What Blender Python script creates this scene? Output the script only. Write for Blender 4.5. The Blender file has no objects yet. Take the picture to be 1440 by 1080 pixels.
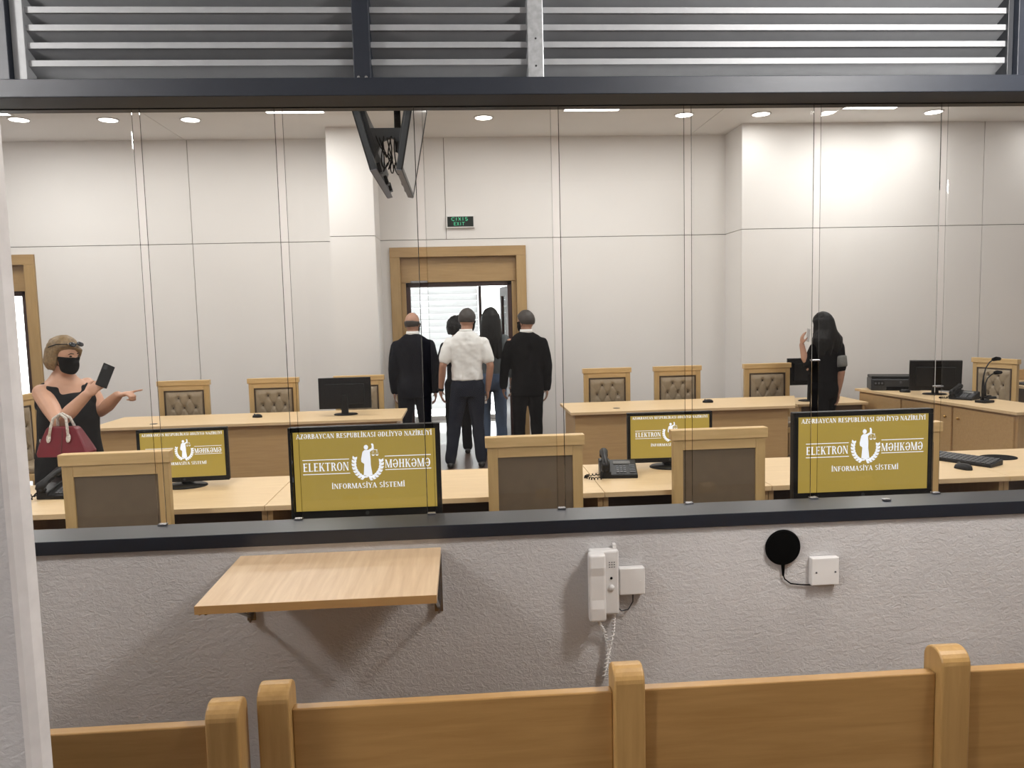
import bpy, bmesh, math, random
from mathutils import Vector, Matrix, noise
random.seed(7)
PI = math.pi
S = bpy.context.scene
COL = S.collection

# ------------------------------------------------------------------ camera, sky, exposure
CAM = Vector((0.0, -2.3, 1.72))
YAW, PITCH, ROLL, FPX = 0.064496, -0.08985, 0.024551, 1080.0
cd = bpy.data.cameras.new('camera'); cam = bpy.data.objects.new('camera', cd); COL.objects.link(cam)
cd.sensor_fit = 'HORIZONTAL'; cd.sensor_width = 36.0; cd.lens = 36.0 * FPX / 1440.0
cd.clip_start = 0.05; cd.clip_end = 200
_f = Vector((math.sin(YAW)*math.cos(PITCH), math.cos(YAW)*math.cos(PITCH), math.sin(PITCH)))
_r = Vector((math.cos(YAW), -math.sin(YAW), 0)); _u = _r.cross(_f)
_c, _s = math.cos(ROLL), math.sin(ROLL)
_r2 = _r*_c - _u*_s; _u2 = _r*_s + _u*_c
cam.matrix_world = Matrix(((_r2.x, _u2.x, -_f.x, CAM.x), (_r2.y, _u2.y, -_f.y, CAM.y), (_r2.z, _u2.z, -_f.z, CAM.z), (0, 0, 0, 1)))
S.camera = cam
w = bpy.data.worlds.new('sky'); S.world = w; w.use_nodes = True
w.node_tree.nodes['Background'].inputs[0].default_value = (0.97, 0.985, 1.0, 1)
w.node_tree.nodes['Background'].inputs[1].default_value = 6.0
S.view_settings.view_transform = 'Standard'; S.view_settings.look = 'None'
S.view_settings.exposure = 0.0; S.view_settings.gamma = 1.0; S.view_settings.use_curve_mapping = False
S.cycles.max_bounces = 10; S.cycles.transparent_max_bounces = 24
S.cycles.sample_clamp_indirect = 6.0
COURT_W = 25.5      # watts of each courtroom LED panel
SPOT_W = 5.0        # courtroom downlight
BOOTH_W = 94.0      # booth lamps, the inferred pair and the added fills

# ------------------------------------------------------------------ materials
MATS = {}
def srgb(c):
    return tuple(((x/255)/12.92 if x/255 <= 0.04045 else ((x/255+0.055)/1.055)**2.4) for x in c)
def nodes(name):
    m = bpy.data.materials.new(name); m.use_nodes = True; MATS[name] = m
    nt = m.node_tree
    return m, nt, nt.nodes['Principled BSDF']
def N(nt, t, **k):
    n = nt.nodes.new(t)
    for a, b in k.items(): setattr(n, a, b)
    return n
def noise_fac(nt, scale, detail=4, stretch=(1, 1, 1), rough=0.5, dist=0.0):
    tc = N(nt, 'ShaderNodeTexCoord'); mp = N(nt, 'ShaderNodeMapping'); ns = N(nt, 'ShaderNodeTexNoise')
    mp.inputs['Scale'].default_value = stretch
    ns.inputs['Scale'].default_value = scale; ns.inputs['Detail'].default_value = detail
    ns.inputs['Roughness'].default_value = rough; ns.inputs['Distortion'].default_value = dist
    nt.links.new(tc.outputs['Object'], mp.inputs['Vector']); nt.links.new(mp.outputs[0], ns.inputs['Vector'])
    return ns.outputs['Fac']
def mixcol(nt, fac, c1, c2, lo=0.35, hi=0.65):
    r = N(nt, 'ShaderNodeValToRGB')
    r.color_ramp.elements[0].position = lo; r.color_ramp.elements[1].position = hi
    r.color_ramp.elements[0].color = (*c1, 1); r.color_ramp.elements[1].color = (*c2, 1)
    nt.links.new(fac, r.inputs[0]); return r.outputs[0]
def bump(nt, p, fac, strength, dist):
    b = N(nt, 'ShaderNodeBump'); b.inputs['Strength'].default_value = strength; b.inputs['Distance'].default_value = dist
    nt.links.new(fac, b.inputs['Height']); nt.links.new(b.outputs[0], p.inputs['Normal'])
def plain(name, c, rough=0.5, metal=0.0, var=0.06, spec=0.5, bumps=None, scale=20):
    m, nt, p = nodes(name); c = srgb(c)
    f = noise_fac(nt, scale, 3)
    nt.links.new(mixcol(nt, f, tuple(x*(1-var) for x in c), tuple(min(1, x*(1+var)) for x in c)), p.inputs['Base Color'])
    p.inputs['Roughness'].default_value = rough; p.inputs['Metallic'].default_value = metal
    p.inputs['Specular IOR Level'].default_value = spec
    if bumps: bump(nt, p, noise_fac(nt, bumps[0], 5), bumps[1], bumps[2])
    return m
def wood(name, c1, c2, grain='x', rough=0.42):
    m, nt, p = nodes(name)
    st = {'x': (1.2, 16, 16), 'y': (16, 1.2, 16), 'z': (16, 16, 1.2)}[grain]
    f = noise_fac(nt, 3.0, 6, st, 0.6, 0.4)
    nt.links.new(mixcol(nt, f, srgb(c1), srgb(c2), 0.3, 0.7), p.inputs['Base Color'])
    p.inputs['Roughness'].default_value = rough
    return m
def emit(name, c, strength):
    m, nt, p = nodes(name); c = srgb(c)
    p.inputs['Base Color'].default_value = (*[x*0.3 for x in c], 1)
    p.inputs['Emission Color'].default_value = (*c, 1); p.inputs['Emission Strength'].default_value = strength
    p.inputs['Roughness'].default_value = 0.3
    return m

wood('oak_top', (214, 185, 142), (226, 198, 156), 'x')
wood('oak_front', (184, 150, 104), (197, 163, 115), 'x')
wood('oak_front_v', (182, 149, 105), (197, 163, 116), 'z')
wood('oak_chair', (190, 158, 106), (205, 173, 120), 'z')
wood('oak_chair_x', (198, 165, 112), (215, 182, 130), 'x')
wood('oak_bench', (156, 118, 68), (174, 136, 84), 'x', 0.38)
wood('oak_bench_v', (162, 126, 74), (182, 146, 92), 'z', 0.38)
wood('shelf_oak', (206, 174, 136), (226, 198, 162), 'y', 0.4)
wood('shelf_edge', (178, 136, 84), (190, 150, 98), 'x', 0.45)
wood('door_oak', (168, 138, 92), (184, 153, 106), 'z')
wood('door_oak_x', (164, 133, 90), (178, 147, 102), 'x')
wood('dark_wood', (52, 32, 30), (70, 44, 38), 'z', 0.35)
wood('floor_wood', (84, 64, 54), (100, 78, 66), 'y', 0.3)
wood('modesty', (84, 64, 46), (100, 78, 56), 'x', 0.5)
plain('corridor_floor', (176, 172, 168), 0.10, var=0.05)
plain('wall_panel', (229, 226, 223), 0.75, var=0.012, scale=1.5)
plain('wall_joint', (128, 122, 116), 0.8)
plain('ceiling_white', (238, 236, 233), 0.85, var=0.015, scale=2)
plain('booth_ceiling', (214, 211, 208), 0.85)
plain('plaster_flat', (222, 218, 216), 0.85)
plain('navy_metal', (26, 32, 43), 0.5, 0.0, 0.05, 0.5)
plain('sill_metal', (28, 33, 42), 0.28)
plain('navy_dark', (20, 24, 31), 0.4)
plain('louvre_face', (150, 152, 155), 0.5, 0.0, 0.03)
plain('louvre_lit', (240, 241, 242), 0.4, 0.0, 0.02)  # slat lips painted brighter than their slopes to stand for light on them
plain('galvanised', (178, 181, 184), 0.4, 0.5, 0.12, scale=60)
plain('steel', (168, 168, 170), 0.25, 0.9)
plain('glass_edge', (150, 160, 154), 0.12)
plain('black_plastic', (13, 13, 14), 0.4, var=0.1, spec=0.25)
plain('black_matte', (5, 5, 5), 0.85, var=0.1, spec=0.08)
plain('dark_plastic', (44, 46, 50), 0.4)
plain('screen_off', (8, 8, 10), 0.12)
plain('grey_screen', (120, 120, 118), 0.15)
plain('tv_case', (40, 46, 52), 0.5)
plain('tv_edge', (112, 116, 130), 0.4)
plain('white_plastic', (224, 222, 220), 0.35, var=0.015)
plain('phone_key', (86, 88, 92), 0.5)
plain('leather', (150, 134, 110), 0.42, var=0.05, bumps=(180, 0.15, 0.002))
plain('leather_back', (112, 96, 76), 0.5, var=0.05, bumps=(240, 0.2, 0.002))
plain('leather_dark', (70, 54, 40), 0.5)
plain('skin', (206, 160, 134), 0.5, var=0.04)
plain('skin_tan', (172, 130, 108), 0.5, var=0.05)
plain('hair_black', (7, 6, 6), 0.55, spec=0.25, var=0.3, bumps=(90, 0.5, 0.004), scale=90)
plain('hair_grey', (52, 46, 42), 0.55, var=0.25, bumps=(140, 0.5, 0.003), scale=140)
plain('hair_brown', (132, 108, 74), 0.5, var=0.22, bumps=(90, 0.5, 0.004), scale=60)
plain('suit_navy', (11, 13, 22), 0.9, spec=0.12, bumps=(160, 0.1, 0.001))
plain('suit_black', (8, 8, 10), 0.9, spec=0.12, bumps=(160, 0.1, 0.001))
plain('shirt_white', (232, 232, 230), 0.8, var=0.02, bumps=(300, 0.1, 0.001))
plain('trouser_blue', (30, 34, 46), 0.9, spec=0.15)
plain('dress_black', (17, 18, 21), 0.8, spec=0.2, var=0.35, bumps=(120, 0.3, 0.002), scale=150)
plain('grey_top', (84, 90, 92), 0.9)
plain('jeans', (78, 96, 122), 0.85)
plain('mask_black', (9, 9, 10), 0.9, spec=0.12)
plain('shoe_black', (14, 13, 13), 0.3)
plain('bag_red', (112, 16, 34), 0.42, var=0.06, bumps=(220, 0.2, 0.002))
plain('bag_strap', (206, 200, 192), 0.5, var=0.3, scale=120)
plain('armband_grey', (112, 112, 108), 0.5, var=0.15, scale=60)
plain('pearl', (222, 212, 198), 0.3)
plain('gold', (190, 150, 80), 0.3, 0.8)
plain('lens_dark', (14, 20, 30), 0.08)
plain('blind_white', (236, 236, 236), 0.8)
plain('eye_dark', (30, 22, 18), 0.2)
plain('brow', (74, 56, 42), 0.7)
emit('led', (255, 252, 248), 9.0)
emit('led_spot', (255, 250, 244), 12.0)
emit('screen_gold', (172, 146, 66), 0.75)
emit('screen_white', (238, 240, 248), 0.95)
emit('screen_blue', (196, 216, 240), 0.95)
emit('exit_green', (90, 215, 160), 1.0)
emit('exit_dim', (6, 26, 18), 0.5)
def glass(name, tint=(0.982, 0.99, 0.986)):
    m = bpy.data.materials.new(name); m.use_nodes = True; MATS[name] = m; nt = m.node_tree
    nt.nodes.clear()
    o = N(nt, 'ShaderNodeOutputMaterial'); mx = N(nt, 'ShaderNodeMixShader'); fr = N(nt, 'ShaderNodeFresnel')
    tr = N(nt, 'ShaderNodeBsdfTransparent'); gl = N(nt, 'ShaderNodeBsdfGlossy')
    fr.inputs[0].default_value = 1.4; tr.inputs[0].default_value = (*tint, 1); gl.inputs['Roughness'].default_value = 0.0
    nt.links.new(fr.outputs[0], mx.inputs[0]); nt.links.new(tr.outputs[0], mx.inputs[1]); nt.links.new(gl.outputs[0], mx.inputs[2])
    nt.links.new(mx.outputs[0], o.inputs[0])
glass('clear_glass')
def edge():
    m = MATS['glass_edge']; nt = m.node_tree; p = nt.nodes['Principled BSDF']; o = nt.nodes['Material Output']
    tr = N(nt, 'ShaderNodeBsdfTransparent'); mx = N(nt, 'ShaderNodeMixShader'); mx.inputs[0].default_value = 0.55
    nt.links.new(tr.outputs[0], mx.inputs[1]); nt.links.new(p.outputs[0], mx.inputs[2]); nt.links.new(mx.outputs[0], o.inputs[0])
edge()
def plaster():
    m, nt, p = nodes('rough_plaster')
    f = noise_fac(nt, 60, 6, (1, 1, 1.5), 0.6, 0.8); g = noise_fac(nt, 3, 3)
    nt.links.new(mixcol(nt, g, srgb((190, 188, 188)), srgb((200, 198, 198))), p.inputs['Base Color'])
    p.inputs['Roughness'].default_value = 0.85
    bump(nt, p, f, 0.42, 0.012)
plaster()
def translucent():
    m, nt, p = nodes('blind_slat')
    p.inputs['Base Color'].default_value = (0.8, 0.8, 0.8, 1); p.inputs['Roughness'].default_value = 0.8
    p.inputs['Transmission Weight'].default_value = 0.0
    tl = N(nt, 'ShaderNodeBsdfTranslucent'); mx = N(nt, 'ShaderNodeMixShader'); mx.inputs[0].default_value = 0.6
    tl.inputs[0].default_value = (0.85, 0.85, 0.85, 1)
    o = nt.nodes['Material Output']
    nt.links.new(p.outputs[0], mx.inputs[1]); nt.links.new(tl.outputs[0], mx.inputs[2]); nt.links.new(mx.outputs[0], o.inputs[0])
translucent()

# ------------------------------------------------------------------ mesh helpers
class B:
    def __init__(s): s.v = []; s.f = []; s.m = []
    def add(s, vs, fs, mi=0):
        o = len(s.v); s.v += [Vector(v) for v in vs]
        for f in fs: s.f.append([i+o for i in f]); s.m.append(mi)
        return s
    def box(s, x0, x1, y0, y1, z0, z1, mi=0):
        v = [(x0,y0,z0),(x1,y0,z0),(x1,y1,z0),(x0,y1,z0),(x0,y0,z1),(x1,y0,z1),(x1,y1,z1),(x0,y1,z1)]
        return s.add(v, [(3,2,1,0),(4,5,6,7),(0,1,5,4),(1,2,6,5),(2,3,7,6),(3,0,4,7)], mi)
    def obox(s, c, half, M, mi=0):
        v = [Vector(c) + M @ Vector((sx*half[0], sy*half[1], sz*half[2])) for sz in (-1,1) for sy in (-1,1) for sx in (-1,1)]
        return s.add(v, [(2,3,1,0),(4,5,7,6),(0,1,5,4),(1,3,7,5),(3,2,6,7),(2,0,4,6)], mi)
    def prism(s, poly, d0, d1, axis='y', mi=0):   # poly in the plane normal to axis, extruded d0..d1
        mk = {'y': lambda a, b, d: (a, d, b), 'x': lambda a, b, d: (d, a, b), 'z': lambda a, b, d: (a, b, d)}[axis]
        n = len(poly)
        v = [mk(a, b, d0) for a, b in poly] + [mk(a, b, d1) for a, b in poly]
        f = [tuple(range(n))[::-1], tuple(range(n, 2*n))] + [(i, (i+1) % n, (i+1) % n+n, i+n) for i in range(n)]
        return s.add(v, f, mi)
    def tube(s, pts, rad, n=8, mi=0):
        pts = [Vector(p) for p in pts]
        if not hasattr(rad, '__len__'): rad = [rad]*len(pts)
        rings = []; up = None
        for i, p in enumerate(pts):
            t = (pts[min(i+1, len(pts)-1)] - pts[max(i-1, 0)]).normalized()
            if up is None: up = Vector((0,0,1)) if abs(t.z) < 0.9 else Vector((0,1,0))
            a = t.cross(up).normalized(); b = a.cross(t).normalized(); up = b
            rings.append([p + (a*math.cos(k*2*PI/n) + b*math.sin(k*2*PI/n))*rad[i] for k in range(n)])
        return s.rings(rings, mi)
    def rings(s, rings, mi=0):
        n = len(rings[0]); v = [p for r in rings for p in r]; f = []
        for i in range(len(rings)-1):
            for k in range(n): f.append((i*n+k, i*n+(k+1) % n, (i+1)*n+(k+1) % n, (i+1)*n+k))
        f.append(tuple(range(n))[::-1]); f.append(tuple(range((len(rings)-1)*n, len(rings)*n)))
        return s.add(v, f, mi)
    def lathe(s, prof, c=(0,0,0), n=24, mi=0, M=None):
        c = Vector(c); R = []
        for r, z in prof:
            R.append([c + ((M @ Vector((r*math.cos(2*PI*k/n), r*math.sin(2*PI*k/n), z))) if M else Vector((r*math.cos(2*PI*k/n), r*math.sin(2*PI*k/n), z))) for k in range(n)])
        return s.rings(R, mi)
    def ell(s, c, r, M=None, nu=16, nv=12, mi=0):
        c = Vector(c); v = []; f = []
        M = M or Matrix.Identity(3)
        for j in range(1, nv):
            th = PI*j/nv
            for i in range(nu):
                ph = 2*PI*i/nu
                v.append(c + M @ Vector((r[0]*math.sin(th)*math.cos(ph), r[1]*math.sin(th)*math.sin(ph), r[2]*math.cos(th))))
        a = len(v); v.append(c + M @ Vector((0,0,r[2]))); v.append(c + M @ Vector((0,0,-r[2])))
        for j in range(nv-2):
            for i in range(nu): f.append((j*nu+i, (j+1)*nu+i, (j+1)*nu+(i+1) % nu, j*nu+(i+1) % nu))
        for i in range(nu):
            f.append((a, i, (i+1) % nu)); f.append((a+1, (nv-2)*nu+(i+1) % nu, (nv-2)*nu+i))
        return s.add(v, f, mi)
    def limb(s, pts, rad, n=12):                  # tapered tube with rounded ends
        pts = [Vector(p) for p in pts]; rad = list(rad)
        d0 = (pts[0]-pts[1]).normalized(); d1 = (pts[-1]-pts[-2]).normalized()
        P = [pts[0]+d0*rad[0]*0.9, pts[0]+d0*rad[0]*0.6] + pts + [pts[-1]+d1*rad[-1]*0.6, pts[-1]+d1*rad[-1]*0.9]
        R = [rad[0]*0.3, rad[0]*0.8] + rad + [rad[-1]*0.8, rad[-1]*0.3]
        return s.tube(P, R, n)
def mesh_of(b, name, smooth=False, recalc=True):
    me = bpy.data.meshes.new(name); me.from_pydata(b.v, [], b.f)
    me.polygons.foreach_set('material_index', b.m)
    if recalc:
        bm = bmesh.new(); bm.from_mesh(me); bmesh.ops.recalc_face_normals(bm, faces=bm.faces); bm.to_mesh(me); bm.free()
    if smooth: me.polygons.foreach_set('use_smooth', [True]*len(me.polygons))
    me.update(); return me
def link(name, me, mats, parent=None):
    if isinstance(mats, str): mats = [mats]
    me.materials.clear()
    for m in mats: me.materials.append(MATS[m])
    o = bpy.data.objects.new(name, me); COL.objects.link(o)
    if parent is not None: o.parent = parent
    return o
def obj(name, b, mats, parent=None, bevel=0.0, smooth=False, seg=2):
    o = link(name, mesh_of(b, name, smooth), mats, parent)
    if bevel:
        md = o.modifiers.new('bevel', 'BEVEL'); md.width = bevel; md.segments = seg; md.limit_method = 'ANGLE'; md.angle_limit = math.radians(40)
    return o
def tag(o, label=None, cat=None, group=None, kind=None):
    if label: o['label'] = label
    if cat: o['category'] = cat
    if group: o['group'] = group
    if kind: o['kind'] = kind
    return o
def thing(name, label, cat, loc=(0,0,0), rz=0, group=None):
    o = bpy.data.objects.new(name, None); COL.objects.link(o); o.empty_display_size = 0.1
    o.location = loc; o.rotation_euler = (0, 0, rz)
    return tag(o, label, cat, group)
def struct(name, b, mats, **k):
    return tag(obj(name, b, mats, **k), kind='structure')
def dup(root, loc, rz, label=None, group=None, scale=None):
    def cp(o, par):
        c = o.copy(); COL.objects.link(c); c.parent = par
        for ch in o.children: cp(ch, c)
        return c
    r = cp(root, None); r.location = loc; r.rotation_euler = (0, 0, rz)
    if scale: r.scale = scale
    return tag(r, label, None, group)
def RZ(a): return Matrix.Rotation(a, 3, 'Z')
def RX(a): return Matrix.Rotation(a, 3, 'X')
def RY(a): return Matrix.Rotation(a, 3, 'Y')
def light(name, kind, loc, power, size, parent=None, color=(1, 0.98, 0.955), spread=None, rot=(0,0,0)):
    ld = bpy.data.lights.new(name, 'AREA'); ld.shape = kind; ld.size = size; ld.energy = power; ld.color = color
    if spread: ld.spread = spread
    o = bpy.data.objects.new(name, ld); COL.objects.link(o); o.location = loc; o.rotation_euler = rot
    if parent is not None: o.parent = parent
    return o

# ------------------------------------------------------------------ the courtroom shell
XL, XR, YB, YR, ZC = -8.0, 8.6, 7.67, 7.08, 3.97
D1 = (-0.877, 0.86); D2 = (-6.95, -5.235); DT = 2.605          # door openings in the back wall
struct('floor', B().box(XL, XR, -0.12, 8.0, -0.1, 0), 'floor_wood')
struct('floor_corridor', B().box(XL, 3.0, 8.0, 10.6, -0.1, 0), 'corridor_floor')
ceil = struct('ceiling', B().box(XL, XR, 0.05, YB+0.2, ZC+0.02, ZC+0.2), 'wall_joint')
for x0, x1 in ((XL, -3.335), (-3.335, 3.02), (3.02, XR)):
    obj('ceiling_panel', B().box(x0+0.004, x1-0.004, 0.05, YB+0.02, ZC, ZC+0.03), 'ceiling_white', ceil)
b = B()
for x0, x1 in ((XL, D2[0]), (D2[1], D1[0]), (D1[1], XR)): b.box(x0, x1, YB+0.015, YB+0.2, 0, ZC+0.02)
for d in (D1, D2): b.box(d[0], d[1], YB+0.015, YB+0.2, DT, ZC+0.02)
b.box(-1.505, -1.005, YR+0.015, YB+0.02, 0, ZC); b.box(3.505, XR, YR+0.015, YB+0.02, 0, ZC)
wb = struct('wall_back', b, 'wall_joint')
g = 0.004; ZG = 2.70
def panel(x0, x1, z0, z1, y): obj('wall_panel', B().box(x0+g, x1-g, y, y+0.02, z0+g, z1-g), 'wall_panel', wb)
for x0, x1 in ((XL, -3.315), (-3.315, -1.50), (-1.01, -0.15), (-0.15, 3.51)): panel(x0, x1, ZG, ZC+0.004, YB)
for x0, x1 in ((XL, D2[0]), (D2[1], -3.315), (-3.315, -1.50), (-1.01, D1[0]), (D1[1], 3.51)): panel(x0, x1, 0, ZG, YB)
for d in (D1, D2): panel(d[0]-2*g, d[1]+2*g, DT, ZG, YB)
for x0, x1 in ((-1.525, -0.985), (3.485, 6.576), (6.576, XR)):
    panel(x0, x1, ZG, ZC+0.004, YR); panel(x0, x1, 0, ZG, YR)
for x0, x1 in ((-1.525, -1.505), (-1.005, -0.985), (3.485, 3.505)):            # returns of the pillars
    for z0, z1 in ((0, ZG), (ZG, ZC)): obj('wall_panel', B().box(x0+g*0.3, x1, YR+0.021, YB, z0+g, z1-g), 'wall_panel', wb)
struct('wall_left', B().box(XL-0.15, XL, -0.1, 10.6, 0, ZC+0.2), 'plaster_flat')
struct('wall_right', B().box(XR, XR+0.15, -0.1, YB, 0, ZC+0.2), 'plaster_flat')
# the wall that carries the glazed partition: low part in the booth, upper part behind the louvres
BX0, BX1, BZ = -3.2, 4.0, 2.95
wf = struct('wall_front', B().box(BX0, BX1, -0.123, 0.06, 0, 1.084), 'rough_plaster')
struct('wall_front_upper', B().box(XL, XR, 0.06, 0.2, 2.42, ZC+0.1), 'plaster_flat')
struct('wall_front_left', B().box(XL, BX0-0.1, 0.0, 0.2, 0, 2.42), 'plaster_flat'); struct('wall_front_right', B().box(BX1+0.1, XR, 0.0, 0.2, 0, 2.42), 'plaster_flat')
sill = struct('trim_1', B().box(BX0, BX1, -0.133, 0.008, 1.084, 1.123), 'sill_metal', bevel=0.002)
beam = struct('trim_2', B().box(BX0, BX1, -0.107, 0.008, 2.33, 2.378), 'navy_metal', bevel=0.002)
# corridor outside the doors
b = B().box(XL, 3.0, 10.5, 10.62, 0, 0.06).box(XL, 3.0, 10.5, 10.62, 2.75, 3.2)
struct('wall_corridor', b, 'plaster_flat')
struct('wall_corridor_end', B().box(3.0, 3.15, YB+0.2, 10.6, 0, 3.2), 'plaster_flat')
struct('ceiling_corridor', B().box(XL, 3.0, YB+0.2, 10.62, 3.1, 3.2), 'ceiling_white')
win = tag(bpy.data.objects.new('window_2', None), kind='structure'); COL.objects.link(win)
for x in [XL+0.03] + [0.33-1.4*k for k in range(-1, 6)] + [2.97]:
    obj('mullion', B().box(x-0.025, x+0.025, 10.5, 10.56, 0.06, 2.75), 'dark_wood', win)
obj('window_pane', B().box(XL, 3.0, 10.53, 10.536, 0.06, 2.75), 'clear_glass', win)
for x0 in (-6.9, -1.07):
    bl = thing('window_blind', 'white slatted blind over the bright window beyond the ' + ('middle doorway' if x0 > -2 else 'doorway behind the pointing woman'), 'blind', (x0, 10.458, 0))
    for k in range(24):
        obj('slat', B().obox((0.68, 0, 0.24+k*0.105), (0.68, 0.056, 0.0012), RX(math.radians(66))), 'blind_slat', bl)
    obj('head_rail', B().box(0, 1.36, -0.03, 0.042, 2.70, 2.79), 'blind_white', bl)

# ------------------------------------------------------------------ doors
def door(name, d, yopen):
    r = tag(bpy.data.objects.new(name, None), kind='structure'); COL.objects.link(r); r.location = ((d[0]+d[1])/2, YB, 0)
    hw = (d[1]-d[0])/2; aw = 0.125
    for s in (-1, 1):
        obj('architrave', B().box(*sorted((s*hw, s*(hw-aw))), -0.03, 0.12, 0, DT-aw), 'door_oak', r, 0.004)
        obj('jamb', B().box(*sorted((s*(hw-aw), s*(hw-aw-0.06))), 0.07, 0.2, 0, 2.162), 'door_oak', r, 0.003)
        obj('inner_frame', B().box(*sorted((s*(hw-aw-0.06), s*(hw-aw-0.115))), 0.10, 0.2, 0, 2.162), 'dark_wood', r, 0.003)
    obj('architrave', B().box(-hw, hw, -0.03, 0.12, DT-aw, DT), 'door_oak_x', r, 0.004)
    obj('transom_panel', B().box(-hw+aw, hw-aw, 0.06, 0.12, 2.162, DT-aw), 'door_oak_x', r, 0.003)
    obj('inner_frame', B().box(-hw+aw+0.06, hw-aw-0.06, 0.10, 0.2, 2.105, 2.162), 'dark_wood', r, 0.003)
    obj('door_closer', B().box(-0.62, -0.40, 0.03, 0.075, 2.155, 2.185), 'steel', r, 0.006)
    lf = bpy.data.objects.new('door_leaf', None); COL.objects.link(lf); lf.parent = r
    lf.location = (hw-aw-0.115, 0.18, 0); lf.rotation_euler = (0, 0, math.radians(yopen))
    L = 2*(hw-aw-0.115)
    obj('leaf_frame', B().box(-L*0.5, -L*0.5+0.12, 0, 0.045, 0.01, 2.1).box(-0.12, 0, 0, 0.045, 0.01, 2.1).box(-L*0.5+0.12, -0.12, 0, 0.045, 1.98, 2.1).box(-L*0.5+0.12, -0.12, 0, 0.045, 0.01, 0.85), 'dark_wood', lf)
    obj('leaf_glass', B().box(-L*0.5+0.12, -0.12, 0.018, 0.026, 0.85, 1.98), 'clear_glass', lf)
    obj('leaf_handle', B().tube([(-L*0.5+0.06, -0.005, 1.0), (-L*0.5+0.06, -0.06, 1.0), (-L*0.5+0.06, -0.06, 1.25), (-L*0.5+0.06, -0.005, 1.25)], 0.01), 'steel', lf, smooth=True)
    return r
door('door_1', D1, -84); door('door_2', D2, -84)

# ------------------------------------------------------------------ the glazed partition
w1 = tag(bpy.data.objects.new('window_1', None), kind='structure'); COL.objects.link(w1)
JX = [-0.9006+0.39754*k for k in range(-5, 13)]
def pane(x0, x1):
    c, t = 0.0025, 0.005; z0, z1 = 1.118, 2.336
    pr = [(x0, -t+c), (x0+c, -t), (x1-c, -t), (x1, -t+c), (x1, t-c), (x1-c, t), (x0+c, t), (x0, t-c)]
    b = B(); v = [(a, y, z0) for a, y in pr]+[(a, y, z1) for a, y in pr]
    for i in range(8):
        b.add([v[i], v[(i+1) % 8], v[(i+1) % 8+8], v[i+8]], [(0, 1, 2, 3)], 0 if i in (1, 5) else 1)
    me = mesh_of(b, 'glass_pane', recalc=False)
    link('glass_pane', me, ['clear_glass', 'glass_edge'], w1)
for k in range(len(JX)-1):
    if JX[k+1] > BX0 and JX[k] < BX1: pane(max(JX[k]+0.011, BX0), min(JX[k+1]-0.011, BX1))
for k, x in enumerate(JX):
    if not BX0 < x < BX1: continue
    zs = [1.123]
    if k == 10: zs.append(1.555)
    if k == 11: zs.append(1.462)
    for z in zs: obj('glass_clip', B().box(x-0.0125, x+0.0125, -0.009, 0.009, z, z+0.005), 'steel', w1, 0.001)

# louvred grille above the beam
lv = thing('louvre_grille', 'grey slatted louvre grille with dark posts above the dark beam', 'louvre', (0, 0, 2.378))
bays = ((-1.172, -0.275), (-0.231, 0.215), (0.256, 1.648))
prof = [(-0.034, 0.0), (-0.037, 0.001), (-0.031, 0.017), (-0.026, 0.017), (0.016, -0.018), (0.016, -0.022), (0.012, -0.022)]
for x0, x1 in bays:
    for k in range(11):
        z = 2.431+0.0473*k-2.378
        obj('slat', B().prism([(y, z+h) for y, h in prof], x0, x1, 'x').box(x0, x1, -0.0392, -0.0362, z+0.0005, z+0.0165, 1), ['louvre_face', 'louvre_lit'], lv)
obj('back_plate', B().box(-3.2, 4.0, 0.02, 0.055, -0.048, 0.57), 'navy_dark', lv)
obj('dark_post', B().box(-0.277, -0.229, -0.062, 0.0, 0, 0.57), 'navy_metal', lv, 0.002)
for x in (-0.264, -0.243): obj('screw', B().lathe([(0.0045, 0), (0.004, 0.002), (0.001, 0.003)], (x, -0.062, 0.014), 10, 0, RX(PI/2)), 'steel', lv)
obj('galvanised_post', B().box(0.213, 0.258, -0.056, 0.0, 0, 0.57), 'galvanised', lv, 0.002)
for z in (0.045, 0.12): obj('screw', B().lathe([(0.003, 0), (0.003, 0.001), (0.001, 0.002)], (0.236, -0.056, z), 8, 0, RX(PI/2)), 'dark_plastic', lv)
for x0, x1 in ((-1.196, -1.162), (1.640, 1.656)): obj('edge_strip', B().box(x0, x1, -0.05, 0.0, 0, 0.57), 'louvre_face' if x0 < 0 else 'dark_plastic', lv, 0.001)
for x0, x1 in ((-3.2, -1.255), (-1.235, -1.197), (1.657, 1.70), (1.712, 4.0)): obj('side_plate', B().box(x0, x1, -0.07, 0.0, 0, 0.57), 'navy_metal', lv, 0.002)
obj('ledge', B().box(-1.162, 1.64, -0.05, 0.01, 0, 0.004), 'louvre_lit', lv)

# ------------------------------------------------------------------ the booth around the camera
struct('floor_booth', B().box(BX0, BX1, -5.0, -0.12, -0.1, 0), 'floor_wood')
struct('ceiling_booth', B().box(BX0, BX1, -5.0, 0.06, BZ, BZ+0.1), 'booth_ceiling')
struct('wall_booth_left', B().box(BX0-0.1, BX0, -5.0, 0.0, 0, BZ), 'rough_plaster')
struct('wall_booth_right', B().box(BX1, BX1+0.1, -5.0, 0.0, 0, BZ), 'rough_plaster')
struct('wall_booth_rear', B().box(BX0, BX1, -5.1, -5.0, 0, BZ), 'rough_plaster')
st = struct('wall_stub', B().box(BX0, -0.680, -1.14, -1.10, 0, BZ), 'rough_plaster')
obj('corner_bead', B().prism([(-0.680, -1.14), (-0.672, -1.139), (-0.664, -1.126), (-0.663, -1.10), (-0.680, -1.10)], 0, BZ, 'z'), 'plaster_flat', st)

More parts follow.
